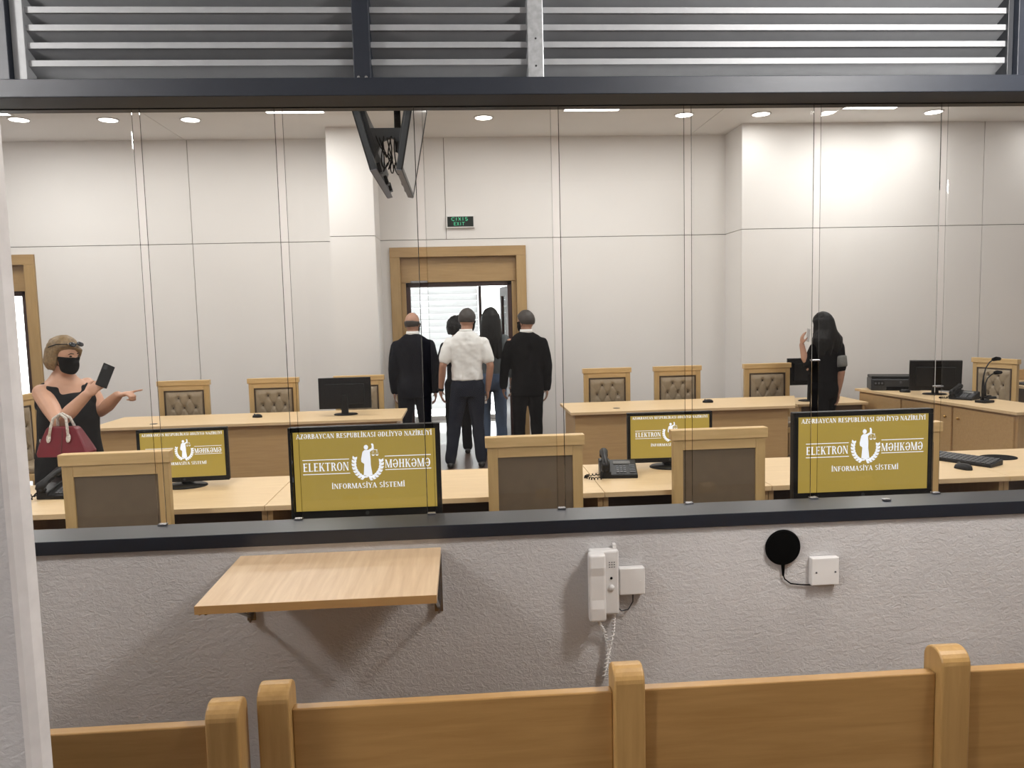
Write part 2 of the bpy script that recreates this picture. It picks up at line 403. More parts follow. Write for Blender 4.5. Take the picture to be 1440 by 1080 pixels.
# ------------------------------------------------------------------ lamps
for i, x in enumerate((-5.0, -1.72, 1.52, 4.714)):
    for j, y in enumerate((1.0, 3.55, 6.11)):
        lp = thing('led_panel', 'square white recessed panel light in the courtroom ceiling', 'ceiling light', (x, y, ZC), 0, 'square ceiling lights of the courtroom')
        obj('frame', B().box(-0.325, 0.325, -0.325, -0.305, -0.012, 0).box(-0.325, 0.325, 0.305, 0.325, -0.012, 0).box(-0.325, -0.305, -0.305, 0.305, -0.012, 0).box(0.305, 0.325, -0.305, 0.305, -0.012, 0), 'white_plastic', lp)
        obj('diffuser', B().box(-0.305, 0.305, -0.305, 0.305, -0.008, -0.002), 'led', lp)
        light('panel_lamp', 'SQUARE', (0, 0, -0.02), COURT_W, 0.58, lp)
for x, y in ((-4.73, 6.62), (-3.805, 6.66), (-2.928, 6.68), (0.331, 6.69), (2.641, 6.64), (3.545, 6.63), (5.605, 6.60), (7.4, 6.6)):
    lp = thing('downlight', 'small round recessed downlight near the back wall', 'ceiling light', (x, y, ZC), 0, 'round downlights by the back wall')
    obj('trim_ring', B().add(*(lambda n: ([(q*math.cos(2*PI*k/n), q*math.sin(2*PI*k/n), z) for q, z in ((0.094, 0), (0.115, 0), (0.113, -0.008), (0.096, -0.010)) for k in range(n)], [(j*n+k, j*n+(k+1) % n, (j+1) % 4*n+(k+1) % n, (j+1) % 4*n+k) for j in range(4) for k in range(n)]))(28)), 'white_plastic', lp, smooth=True)
    obj('diffuser', B().lathe([(0.001, -0.004), (0.094, -0.004), (0.094, -0.008), (0.001, -0.010)], n=28), 'led_spot', lp)
    light('spot_lamp', 'DISK', (0, 0, -0.015), SPOT_W, 0.17, lp)
for x, y, pw_ in ((-2.05, -1.05, 1.05), (1.42, -1.05, 0.9), (-2.9, -3.0, 1.5), (1.8, -1.42, 0.30)):  # first pair read from the shelf shadow; last two added as fill
    lp = thing('unseen_bowl_lamp', 'unseen round opal bowl lamp on the booth ceiling', 'ceiling light', (x, y, BZ), 0, 'booth ceiling lamps')
    obj('mount', B().lathe([(0.001, 0), (0.10, 0), (0.10, -0.012), (0.001, -0.014)], n=28), 'white_plastic', lp)
    obj('opal_bowl', B().lathe([(0.085, -0.012), (0.10, -0.018), (0.095, -0.034), (0.06, -0.048), (0.001, -0.054)], n=28), 'led_spot', lp, smooth=True)  # unseen; bowl form chosen so light spreads sideways to the louvres
    ld = bpy.data.lights.new('unseen_bowl_light', 'POINT'); ld.energy = BOOTH_W*pw_; ld.shadow_soft_size = 0.12; ld.color = (1, 0.97, 0.935)
    lo = bpy.data.objects.new('unseen_bowl_light', ld); COL.objects.link(lo); lo.parent = lp; lo.location = (0, 0, -0.18)

# ------------------------------------------------------------------ desks
XS = [-3.80, -2.43, -1.06, 0.75, 1.68, 3.05, 4.42]
desc = ['light oak front desk section behind the rough white wall stub', 'light oak front desk section beside the woman in the black dress',
        'wide light oak front desk section with two chairs tucked in', 'short light oak front desk section with a telephone and a lit monitor',
        'light oak front desk section with the black keyboard and mouse', 'light oak front desk section ending the row beyond the keyboard']
for k in range(6):
    x0, x1 = XS[k], XS[k+1]; cx = (x0+x1)/2; hw = (x1-x0)/2-0.0015
    d = thing('front_desk', desc[k], 'desk', (cx, 0, 0), 0, 'front row of oak desks')
    obj('desk_top', B().box(-hw, hw, 1.75, 2.525, 0.722, 0.75), ['oak_top'], d, 0.002)
    for s in (-1, 1): obj('side_panel', B().box(*sorted((s*hw, s*(hw-0.028))), 1.80, 2.49, 0, 0.722), 'oak_front_v', d, 0.001)
    obj('modesty_panel', B().box(-hw+0.028, hw-0.028, 2.42, 2.44, 0.02, 0.722), 'modesty', d)
def long_desk(label, x0, x1, grom, skew=0):
    d = thing('long_desk', label, 'desk', ((x0+x1)/2, 5.53, 0)); hw = (x1-x0)/2
    obj('desk_top', B().prism([(-hw, -0.41), (hw, -0.41), (hw+skew, 0.42), (-hw, 0.42)], 0.722, 0.75, 'z'), 'oak_top', d, 0.002)
    obj('front_panel', B().box(-hw+0.05, hw-0.05, -0.355, -0.33, 0.0, 0.722), 'oak_front', d, 0.001)
    for s in (-1, 1): obj('side_panel', B().box(*sorted((s*(hw-0.05), s*(hw-0.08))), -0.33, 0.36 if not (skew and s > 0) else 0.1, 0, 0.722), 'oak_front_v', d, 0.001)
    for gx, gy in grom: obj('cable_grommet', B().lathe([(0.001, 0.7505), (0.036, 0.7505), (0.036, 0.7525), (0.001, 0.753)], (gx-(x0+x1)/2, gy-5.53, 0), 16), 'dark_plastic', d)
long_desk('long oak desk carrying a black monitor, with tufted chairs behind it', -3.55, -0.60, ((-3.0, 5.3),))
long_desk('long oak desk with three tufted chairs in a row and one mouse', 1.05, 3.31, ((1.55, 5.35),), 0.36)
# angled desk with cabinet doors
ang = math.atan2(0.237, 2.363)
rd = thing('clerk_desk', 'oak desk with cabinet doors carrying a printer, monitor and gooseneck microphone', 'desk', (4.887, 4.137, 0), ang)
L = 2.375
obj('desk_top', B().box(0, 0.60, 0, L, 0.722, 0.75), 'oak_top', rd, 0.002)
obj('carcass', B().box(0.045, 0.56, 0.03, L-0.03, 0, 0.722), 'oak_front_v', rd, 0.001)
for k in range(3):
    y0 = 0.06+k*0.765
    dr = obj('cabinet_door', B().box(0.025, 0.044, y0, y0+0.73, 0.06, 0.70), 'oak_front', rd, 0.002)
    ky = y0+(0.66 if k % 2 == 0 else 0.07)
    obj('knob', B().lathe([(0.006, 0), (0.006, 0.012), (0.014, 0.016), (0.012, 0.026), (0.002, 0.029)], (0.025, ky, 0.60), 12, 0, RY(-PI/2)), 'gold', dr, smooth=True)
tb = thing('side_table', 'small low oak table behind the woman holding a phone to her ear', 'table', (4.20, 6.45, 0))
obj('table_top', B().box(-0.41, 0.42, -0.32, 0.32, 0.60, 0.628), 'oak_top', tb, 0.002)
for s in (-1, 1): obj('side_panel', B().box(*sorted((s*0.36, s*0.385)), -0.30, 0.30, 0, 0.60), 'oak_front_v', tb)
obj('back_panel', B().box(-0.36, 0.36, -0.28, -0.26, 0.15, 0.60), 'modesty', tb)
ct = thing('wall_counter', 'oak counter with raised back rail beyond the chair at the clerk desk', 'counter', (7.1, 6.35, 0))
obj('counter_top', B().box(-0.75, 0.9, -0.4, 0.35, 0.74, 0.77), 'oak_top', ct, 0.002)
obj('counter_body', B().box(-0.7, 0.85, -0.35, 0.33, 0, 0.74), 'modesty', ct)
obj('back_rail', B().box(-0.75, 0.9, 0.30, 0.35, 0.77, 0.90), 'oak_front', ct, 0.002)
# ledge table right behind the glass that carries the two big monitors
lt = thing('monitor_console', 'narrow oak console close behind the glass carrying two large monitors', 'table', (0.6, 0.56, 0))
obj('console_top', B().box(-1.7, 1.7, -0.2, 0.2, 0.84, 0.865), 'oak_top', lt, 0.002)
for x in (-1.65, 0, 1.62): obj('side_panel', B().box(x, x+0.03, -0.18, 0.18, 0, 0.84), 'oak_front_v', lt)

# ------------------------------------------------------------------ chairs
CW, CH = 0.555, 1.095
def make_chair():
    t = thing('court_chair', '', 'chair')
    hw = CW/2; th = 0.045; y1 = -0.20; y0 = y1-th       # backrest slab y0..y1, chair faces +y
    obj('top_rail', B().box(-hw, hw, y0-0.008, y1+0.012, CH-0.055, CH), 'oak_chair_x', t, 0.003)
    for s in (-1, 1): obj('stile', B().box(*sorted((s*(hw-0.012), s*(hw-0.068))), y0, y1, 0.30, CH-0.055), 'oak_chair', t, 0.003)
    obj('upper_rail', B().box(-hw+0.068, hw-0.068, y0, y1, CH-0.108, CH-0.055), 'oak_chair_x', t, 0.002)
    obj('lower_rail', B().box(-hw+0.068, hw-0.068, y0, y1, 0.30, 0.42), 'oak_chair_x', t, 0.002)
    px, z0, z1 = hw-0.068, 0.42, CH-0.108
    obj('back_panel', B().box(-px, px, y0+0.010, y0+0.020, z0, z1), 'leather_back', t)
    obj('cushion_border', B().box(-px, -px+0.012, y1-0.012, y1+0.006, z0, z1).box(px-0.012, px, y1-0.012, y1+0.006, z0, z1).box(-px+0.012, px-0.012, y1-0.012, y1+0.006, z1-0.012, z1).box(-px+0.012, px-0.012, y1-0.012, y1+0.006, z0, z0+0.012), 'leather_dark', t)
    bt = []; zz = z1-0.085; r = 0
    while zz > z0+0.05:
        n = 2 if r % 2 == 0 else 3
        for i in range(n): bt.append(((i-(n-1)/2)*0.118, zz))
        zz -= 0.105; r += 1
    nx, nz = 40, 52; b = B(); vs = []
    for j in range(nz+1):
        for i in range(nx+1):
            x = -px+0.012+(2*px-0.024)*i/nx; z = z0+0.012+(z1-z0-0.024)*j/nz
            e = min(1, min(i, nx-i)/5.0)*min(1, min(j, nz-j)/5.0)
            h = 0.026*math.sqrt(max(0, e))
            for bx, bz in bt:
                dx, dz = abs(x-bx), z-bz
                h -= 0.024*math.exp(-(dx*dx+dz*dz)/0.00045)
                # diagonal pleats run from each button
                if dz > -0.105 and dz < 0.105 and dx < 0.06: h -= 0.006*math.exp(-((dx-abs(dz)*0.56)**2)/0.00004)
            vs.append((x, y1-0.004+max(h, -0.004), z))
    fs = [(j*(nx+1)+i, j*(nx+1)+i+1, (j+1)*(nx+1)+i+1, (j+1)*(nx+1)+i) for j in range(nz) for i in range(nx)]
    b.add(vs, fs); c = obj('back_cushion', b, 'leather', t, smooth=True)
    for bx, bz in bt: obj('button', B().ell((bx, y1+0.004, bz), (0.008, 0.005, 0.008), None, 8, 6), 'leather_dark', c, smooth=True)
    obj('seat_frame', B().box(-hw+0.01, hw-0.01, y1+0.001, 0.27, 0.36, 0.42), 'oak_chair_x', t, 0.004)
    obj('seat', B().box(-hw+0.03, hw-0.03, y1+0.03, 0.255, 0.42, 0.485), 'leather', t, 0.025, seg=4)
    for s in (-1, 1):
        obj('leg', B().box(*sorted((s*(hw-0.015), s*(hw-0.06))), 0.20, 0.245, 0, 0.36), 'oak_chair', t, 0.003)
        obj('leg', B().box(*sorted((s*(hw-0.015), s*(hw-0.06))), y0, y0+0.044, 0, 0.30), 'oak_chair', t, 0.003)
    return t
proto = make_chair(); first = True
def chair(x, yback, rz, label, sx=1.0, sz=1.0, z=0):
    """x,yback: where the rear face of the backrest stands"""
    global first
    off = RZ(rz) @ Vector((0, 0.245, 0)); loc = (x+off.x, yback+off.y, z)
    if first:
        first = False; o = proto; o.location = loc; o.rotation_euler = (0, 0, rz); o['label'] = label
    else: o = dup(proto, loc, rz, label)
    o['group'] = 'oak framed court chairs'
    o.scale = (sx, sx, sz); return o
chair(-1.66, 1.40, 0.02, 'oak chair seen from behind, nearest the woman with the red bag', 0.92, 1.017)
chair(-0.60, 1.45, 0, 'oak chair seen from behind, hidden by the lit monitor near the wall shelf', 0.92, 1.0)
chair(0.365, 1.60, 0, 'oak chair seen from behind, standing left of the black desk telephone', 0.93, 0.998)
chair(1.34, 1.60, 0, 'oak chair seen from behind, overlapping a lit monitor right of the desk telephone', 0.93, 1.002)
chair(2.30, 1.60, 0, 'oak chair seen from behind, hidden by the lit monitor left of the keyboard', 0.93, 1.0)
chair(-3.03, 6.28, PI+0.03, 'tufted oak chair behind the long desk, beside the woman with the red bag')
chair(-2.07, 6.28, PI, 'tufted oak chair behind the long desk, with a computer mouse lying before it')
chair(-1.14, 6.28, PI, 'tufted oak chair partly hidden by the black switched-off monitor')
chair(1.63, 6.30, PI, 'tufted oak chair behind the long desk, first from the open doorway')
chair(2.44, 6.30, PI, 'tufted oak chair behind the long desk, middle one of three')
chair(3.485, 6.30, PI, 'tufted oak chair behind the long desk, beside the woman holding a phone to her ear')
chair(6.06, 6.02, PI/2+0.30, 'tufted oak chair turned sideways behind the gooseneck microphone')
chair(-4.12, 4.95, -PI/2-0.1, 'oak chair seen from the side behind the woman with the red bag')

# ------------------------------------------------------------------ lettering (own stroke letters)
def glyph(ch, serif=True):
    T, t, s = (0.19, 0.075, 0.07) if serif else (0.105, 0.105, 0.0)
    P = []
    def rect(x0, y0, x1, y1): P.append([(x0, y0), (x1, y0), (x1, y1), (x0, y1)])
    def stem(x, w=T, y0=0, y1=1, top=True, bot=True):
        rect(x, y0, x+w, y1)
        if serif:
            if bot: rect(x-s, y0, x+w+s, y0+0.06)
            if top: rect(x-s, y1-0.06, x+w+s, y1)
    def diag(x0, y0, x1, y1, w): P.append([(x0, y0), (x0+w, y0), (x1+w, y1), (x1, y1)])
    def foot(x0, x1, y): 
        if serif: rect(x0, y, x1, y+0.06)
    def arc(cx, cy, rx, ry, a0, a1, tx=T, ty=t, n=14):
        for i in range(n):
            a, c = math.radians(a0+(a1-a0)*i/n), math.radians(a0+(a1-a0)*(i+1)/n)
            P.append([(cx+rx*math.cos(a), cy+ry*math.sin(a)), (cx+rx*math.cos(c), cy+ry*math.sin(c)), (cx+(rx-tx)*math.cos(c), cy+(ry-ty)*math.sin(c)), (cx+(rx-tx)*math.cos(a), cy+(ry-ty)*math.sin(a))])
    W = 0.72
    if ch in 'Iİ':
        stem(0.1); W = 0.4
        if ch == 'İ': rect(0.10, 1.09, 0.29, 1.24)
    elif ch == 'L': stem(0.1); rect(0.1, 0, 0.68, t); foot(0.62, 0.68, 0.06)
    elif ch in 'EF':
        stem(0.1); rect(0.1, 1-t, 0.66, 1); rect(0.1, 0.48, 0.55, 0.48+t)
        if ch == 'E': rect(0.1, 0, 0.68, t)
        if serif: rect(0.61, 0.86, 0.66, 1); rect(0.5, 0.42, 0.55, 0.62)
    elif ch == 'T':
        stem(0.28, top=False); rect(0, 1-t, 0.75, 1); W = 0.78
        if serif: rect(0, 0.84, 0.05, 1); rect(0.70, 0.84, 0.75, 1)
    elif ch == 'H': stem(0.1); stem(0.6); rect(0.2, 0.47, 0.7, 0.47+t); W = 0.9
    elif ch == 'A': diag(0.02, 0, 0.36, 1, t); diag(0.62, 0, 0.30, 1, T); rect(0.15, 0.3, 0.65, 0.3+t); foot(-0.05, 0.2, 0); foot(0.52, 0.9, 0); W = 0.86
    elif ch == 'N':
        stem(0.08, t if serif else T); stem(0.68, t if serif else T); diag(0.62, 0, 0.08, 1, T); W = 0.88
    elif ch == 'M':
        stem(0.08, t if serif else T); stem(0.82, T); diag(0.46, 0, 0.06, 1, T); diag(0.46, 0, 0.84, 1, t*1.2); W = 1.1
    elif ch == 'K': stem(0.1); diag(0.25, 0.42, 0.66, 1, t*1.2); diag(0.62, 0, 0.34, 0.55, T); foot(0.55, 0.9, 0); foot(0.56, 0.82, 0.94); W = 0.88
    elif ch == 'Y': stem(0.30, y1=0.5, top=False); diag(0.30, 0.45, 0.0, 1, T); diag(0.40, 0.45, 0.68, 1, t*1.2); foot(-0.06, 0.26, 0.94); foot(0.58, 0.84, 0.94); W = 0.8
    elif ch == 'X': diag(0.5, 0, 0.0, 1, T*1.15); diag(0.02, 0, 0.52, 1, T if not serif else t*1.3); W = 0.72
    elif ch == 'Z': rect(0.03, 1-t, 0.68, 1); rect(0.02, 0, 0.7, t); diag(0.02, 0, 0.46, 1, T*1.15)
    elif ch == 'O': arc(0.42, 0.5, 0.40, 0.52, 0, 360, n=26); W = 0.86
    elif ch in 'CÇ':
        arc(0.42, 0.5, 0.40, 0.52, 42, 318, n=20); W = 0.78
        if serif: rect(0.66, 0.66, 0.72, 0.98)
        if ch == 'Ç': rect(0.38, -0.16, 0.48, 0.0)
    elif ch == 'Ə': arc(0.42, 0.5, 0.40, 0.52, -180, 150, n=24); rect(0.03, 0.42, 0.8, 0.42+t*1.1); W = 0.86
    elif ch == 'U': stem(0.08, y0=0.35, bot=False); stem(0.62, t*1.2 if serif else T, y0=0.35, bot=False); arc(0.40, 0.36, 0.32, 0.38, 180, 360, T*0.8, t); W = 0.84
    elif ch in 'PRB':
        stem(0.1); arc(0.34, 0.75, 0.34, 0.25, -90, 90); rect(0.2, 1-t, 0.36, 1); rect(0.2, 0.5, 0.36, 0.5+t)
        if ch == 'R': diag(0.62, 0, 0.36, 0.53, T*0.95); foot(0.58, 0.88, 0); W = 0.82
        if ch == 'B': arc(0.34, 0.27, 0.38, 0.28, -90, 90); rect(0.2, 0, 0.36, t); W = 0.78
    elif ch == 'D': stem(0.1); arc(0.34, 0.5, 0.46, 0.5, -90, 90, n=18); rect(0.2, 0, 0.36, t); rect(0.2, 1-t, 0.36, 1); W = 0.88
    elif ch in 'SŞ':
        arc(0.34, 0.75, 0.28, 0.27, 30, 270, T*0.85, t*1.2); arc(0.34, 0.25, 0.30, 0.27, -150, 90, T*0.85, t*1.2); W = 0.68
        if ch == 'Ş': rect(0.30, -0.16, 0.40, 0.0)
    elif ch == ' ': W = 0.38
    return P, W+(0.06 if serif else 0.14)
def text(b, s, cx, cz, width, h, y, serif=True, mi=0):
    gl = [glyph(c, serif) for c in s]; tot = sum(w for _, w in gl); k = width/tot; x = cx-width/2
    for P, w in gl:
        for poly in P:
            b.add([(x+a*k, y, cz+(c-0.5)*h) for a, c in poly], [tuple(range(len(poly)))], mi)
        x += w*k
def screen_art(par, Ws, Hs, cz, y):
    U = lambda x: (x-680)/1230*Ws
    V = lambda z: cz+(470-z)/650*Hs
    b = B()
    text(b, 'AZƏRBAYCAN RESPUBLİKASI ƏDLİYYƏ NAZİRLİYİ', U(682), V(180), Ws*0.955, Hs*0.058, y)
    text(b, 'ELEKTRON', U(340), V(434), 400/1230*Ws, Hs*0.104, y); text(b, 'MƏHKƏMƏ', U(1050), V(424), 400/1230*Ws, Hs*0.104, y)
    text(b, 'İNFORMASİYA SİSTEMİ', U(700), V(597), 640/1230*Ws, Hs*0.064, y)
    for x0, x1, z in ((138, 540, 375), (138, 545, 492), (850, 1252, 362), (850, 1252, 474)):
        b.add([(U(x0), y, V(z+3)), (U(x1), y, V(z+3)), (U(x1), y, V(z-3)), (U(x0), y, V(z-3))], [(0, 1, 2, 3)])
    obj('lettering', b, 'screen_white', par)
    e = B()
    def poly(pts, mi): e.add([(U(a), y, V(c)) for a, c in pts], [tuple(range(len(pts)))], mi)
    # laurel wreath: two curved rows of leaves
    for s in (-1, 1):
        for k in range(8):
            a = math.radians(-96+s*0)+s*math.radians(10+k*12.5)
            cx, cz2 = 700+118*math.cos(a+0.0), 415-125*math.sin(a)
            for q in (-0.55, 0.55):
                d = a+s*PI/2+q*s*(-1); l, wd = 38, 12
                dx, dz = math.cos(d), -math.sin(d); nx, nz = -dz, dx
                poly([(cx, cz2), (cx+dx*l*0.5+nx*wd, cz2+dz*l*0.5+nz*wd), (cx+dx*l, cz2+dz*l), (cx+dx*l*0.5-nx*wd, cz2+dz*l*0.5-nz*wd)], 0)
    # robed figure with raised arm and scales
    poly([(662, 512), (670, 420), (646, 404), (644, 380), (658, 322), (676, 306), (706, 306), (722, 322), (726, 380), (726, 430), (738, 512), (700, 522)], 1)
    poly([(716, 328), (706, 308), (738, 292), (742, 262), (756, 262), (758, 298)], 0)
    poly([(690+19*math.cos(i*PI/7), 284+20*math.sin(i*PI/7)) for i in range(14)], 0)
    poly([(744+9*math.cos(i*PI/5), 262+9*math.sin(i*PI/5)) for i in range(10)], 0)
    poly([(748, 300), (786, 308), (786, 312), (748, 304)], 0)
    for x in (750, 784):
        poly([(x-1, 302), (x+1, 302), (x-9, 346), (x-11, 346)], 0); poly([(x-1, 302), (x+1, 302), (x+11, 346), (x+9, 346)], 0)
        poly([(x-14, 346), (x+14, 346), (x+7, 356), (x-7, 356)], 0)
    for x0, x1 in ((640, 700), (700, 760)): poly([(x0, 520), (x1, 520), (x1-6, 534), (x0+6, 534)], 0)
    obj('emblem', e, ['screen_white', 'screen_blue'], par)

# ------------------------------------------------------------------ monitors
def monitor(label, loc, rz, W, H, zb, lit, tilt=0.0, base=(0.13, 0.10), group=None, legs=False):
    """front faces -y; loc on the supporting surface, zb = gap from surface to the lower edge"""
    t = thing('computer_monitor', label, 'monitor', loc, rz, group)
    M = RX(tilt); bz = 0.018
    def fr(name, b, mat, par, **k):
        b.v = [M @ (v-Vector((0, 0, zb))) + Vector((0, 0, zb)) for v in b.v]; return obj(name, b, mat, par, **k)
    hw = W/2
    case = fr('case', B().box(-hw, hw, -0.012, 0.02, zb, zb+H).box(-hw*0.75, hw*0.75, 0.02, 0.045, zb+H*0.15, zb+H*0.8), 'black_plastic', t, bevel=0.004)
    fr('bezel', B().box(-hw, hw, -0.018, -0.012, zb, zb+0.028).box(-hw, hw, -0.018, -0.012, zb+H-bz, zb+H).box(-hw, -hw+bz, -0.018, -0.012, zb+0.028, zb+H-bz).box(hw-bz, hw, -0.018, -0.012, zb+0.028, zb+H-bz), 'black_plastic', t, bevel=0.0015)
    Ws, Hs = W-2*bz, H-bz-0.028; cz = zb+0.028+Hs/2
    sc = fr('screen', B().box(-Ws/2, Ws/2, -0.0145, -0.0122, cz-Hs/2, cz+Hs/2), 'screen_gold' if lit else 'screen_off', t)
    if lit:
        n0 = len(bpy.data.objects); screen_art(sc, Ws, Hs, cz, -0.0153)
    # round maker's mark on the lower bezel
    lg = B().lathe([(0.0062, 0), (0.0074, 0), (0.0074, 0.0006), (0.0062, 0.0006)], (0, -0.018, zb+0.014), 16, 0, RX(PI/2))
    lg.box(-0.0028, -0.0018, -0.0188, -0.018, zb+0.011, zb+0.018).box(0.0012, 0.0022, -0.0188, -0.018, zb+0.010, zb+0.016)
    if lit: obj('logo', lg, 'dark_plastic', t)
    obj('neck', B().prism([(-0.035, 0.012), (0.035, 0.012), (0.028, zb+H*0.45), (-0.028, zb+H*0.45)], 0.03, 0.06), 'black_plastic', t, 0.004)
    obj('base', B().lathe([(0.001, 0), (1.0, 0), (1.0, 0.006), (0.92, 0.012), (0.3, 0.018), (0.001, 0.02)], n=36), 'black_plastic', t, smooth=True).scale = (base[0], base[1], 1)
    return t
monitor('large lit monitor with gold screen and emblem, close behind the glass above the wall shelf', (-0.372, 0.585, 0.865), 0.0, 0.562, 0.345, 0.112, True)
monitor('large lit monitor with gold screen and emblem, close behind the glass near the keyboard', (1.555, 0.585, 0.865), 0.0, 0.560, 0.345, 0.105, True)
monitor('lit monitor on the front desk, lower corner hidden by a chair, beside the pointing woman', (-1.665, 2.33, 0.75), 0.05, 0.515, 0.318, 0.030, True, base=(0.125, 0.10))
monitor('lit monitor with gold screen on the front desk, beside the black telephone', (1.275, 2.36, 0.75), -0.02, 0.530, 0.312, 0.034, True, base=(0.125, 0.10))
monitor('black switched-off monitor on the long desk, turned away from the glass', (-1.193, 5.55, 0.7515), PI, 0.522, 0.315, 0.062, False, base=(0.12, 0.09))
monitor('black monitor mostly hidden behind the woman holding a phone to her ear', (4.05, 6.42, 0.6285), PI, 0.52, 0.315, 0.19, False, base=(0.12, 0.09))
monitor('black switched-off monitor beside the printer on the clerk desk', (5.10, 5.66, 0.75), PI-0.50, 0.50, 0.33, 0.045, False, tilt=-0.16, base=(0.12, 0.09))

# ------------------------------------------------------------------ desk telephones, mice, keyboard, printer, microphones
def phone(label, loc, rz):
    t = thing('desk_telephone', label, 'telephone', loc, rz)
    obj('body', B().prism([(-0.10, 0), (0.09, 0), (0.09, 0.075), (0.07, 0.08), (-0.10, 0.022)], -0.04, 0.12, 'x'), 'black_plastic', t, 0.005)
    sl = math.atan2(0.058, 0.17)
    def on(y, up): return Vector((0, -0.10+y*math.cos(sl)-up*math.sin(sl), 0.022+y*math.sin(sl)+up*math.cos(sl)))
    for r in range(4):
        for c in range(3):
            p = on(0.03+r*0.021, 0.002); obj('key', B().obox((0.005+c*0.021, p.y, p.z), (0.008, 0.007, 0.003), RX(sl)), 'phone_key', t, 0.001)
    for r in range(5):
        p = on(0.03+r*0.019, 0.002); obj('side_key', B().obox((0.092, p.y, p.z), (0.017, 0.005, 0.002), RX(sl)), 'phone_key', t)
    p = on(0.14, 0.002); obj('display', B().obox((0.035, p.y, p.z), (0.05, 0.017, 0.002), RX(sl)), 'grey_screen', t)
    obj('cradle', B().prism([(-0.10, 0), (0.09, 0), (0.09, 0.088), (-0.10, 0.04)], -0.10, -0.035, 'x'), 'black_plastic', t, 0.005)
    h = B().tube([(-0.068, -0.115, 0.060), (-0.068, -0.10, 0.078), (-0.068, -0.05, 0.098), (-0.068, 0.02, 0.120), (-0.068, 0.07, 0.128), (-0.068, 0.10, 0.122)], [0.022, 0.026, 0.018, 0.018, 0.026, 0.022], 12)
    h.lathe([(0.026, 0), (0.024, 0.022)], (-0.068, -0.095, 0.048), 14, 0, RX(sl)).lathe([(0.026, 0), (0.024, 0.022)], (-0.068, 0.075, 0.102), 14, 0, RX(sl))
    obj('handset', h, 'black_plastic', t, smooth=True)
    pts = [Vector((-0.068, -0.115, 0.055)), Vector((-0.09, -0.16, 0.015)), Vector((-0.15, -0.15, 0.012)), Vector((-0.19, -0.10, 0.012)), Vector((-0.17, -0.05, 0.012)), Vector((-0.10, -0.03, 0.015))]
    co = []
    for i in range(len(pts)-1):
        for q in range(24):
            u = q/24; p = pts[i].lerp(pts[i+1], u); a = (i*24+q)*0.85
            co.append(p+Vector((math.cos(a)*0.005, math.sin(a)*0.005*0.6, math.sin(a)*0.006)))
    obj('cord', B().tube(co, 0.0028, 6), 'black_matte', t, smooth=True)
    return t
phone('black telephone on the front desk between a chair and a lit monitor', (0.90, 2.18, 0.75), -0.12)
phone('black telephone on the front desk beside the woman with the red bag', (-2.30, 2.20, 0.75), -0.1)
phone('black telephone on the clerk desk beside the black monitor', (5.10, 5.18, 0.75), -1.0)
def mouse(label, loc, rz):
    t = thing('computer_mouse', label, 'mouse', loc, rz)
    b = B(); R = []
    for i in range(9):
        u = i/8; y = -0.055+0.11*u; hw = 0.031*math.sqrt(max(0.02, 1-(2*u-1)**4)); h = 0.036*math.sqrt(max(0.05, math.sin(PI*(0.08+0.84*u**0.8))))
        R.append([Vector((hw*math.cos(a), y, max(0, h*math.sin(a)))) for a in [PI*k/10 for k in range(11)]])
    b.rings(R); obj('shell', b, 'black_plastic', t, smooth=True)
    obj('wheel', B().lathe([(0.001, -0.003), (0.009, -0.003), (0.009, 0.003), (0.001, 0.003)], (0, 0.03, 0.029), 12, 0, RY(PI/2)), 'phone_key', t)
    return t
mouse('black mouse on the long desk before a tufted chair, beside the black monitor', (-2.08, 5.56, 0.75), 1.2)
mouse('black mouse on the long desk with three chairs', (2.57, 5.58, 0.75), 1.4)
mouse('black mouse on the clerk desk in front of the printer', (4.93, 5.93, 0.75), 1.0)
mouse('black mouse lying in front of the black keyboard', (2.93, 1.98, 0.75), 0.3)
kb = thing('keyboard', 'black computer keyboard standing skewed on the front desk', 'keyboard', (3.05, 2.20, 0.75), -1.05)
obj('case', B().prism([(-0.075, 0), (0.075, 0), (0.075, 0.034), (-0.075, 0.016)], -0.22, 0.22, 'x'), 'black_plastic', kb, 0.003)
ksl = math.atan2(0.018, 0.15)
for r in range(5):
    for c in range(15):
        obj('key', B().obox((-0.196+c*0.028, -0.056+r*0.027, 0.0205+(r*0.027)*math.tan(ksl)), (0.0115, 0.011, 0.004), RX(ksl)), 'dark_plastic', kb)
pd = tag(obj('mouse_pad', B().prism([(0.11*math.cos(a), 0.09*math.sin(a)) for a in [2*PI*k/28 for k in range(28)]], 0, 0.004, 'z'), 'black_matte'), 'dark oval mouse pad beside the black keyboard', 'mouse pad'); pd.location = (3.35, 2.26, 0.75)
pr = thing('printer', 'black multifunction printer on the clerk desk', 'printer', (4.99, 6.27, 0.75), -0.36)
obj('body', B().box(-0.26, 0.26, -0.16, 0.17, 0.0, 0.135), 'dark_plastic', pr, 0.012)
obj('scanner_lid', B().box(-0.255, 0.255, -0.15, 0.165, 0.135, 0.165), 'black_plastic', pr, 0.008)
obj('paper_tray', B().box(-0.10, 0.14, -0.172, -0.155, 0.012, 0.045), 'black_matte', pr, 0.003)
obj('control_panel', B().box(-0.23, -0.12, -0.166, -0.155, 0.06, 0.11), 'black_plastic', pr, 0.002)
for k in range(3): obj('button', B().box(-0.222+k*0.034, -0.202+k*0.034, -0.169, -0.163, 0.074, 0.096), 'phone_key', pr)
obj('round_badge', B().lathe([(0.001, 0), (0.014, 0), (0.014, 0.002), (0.001, 0.002)], (0.05, -0.16, 0.095), 16, 0, RX(PI/2)), 'phone_key', pr)
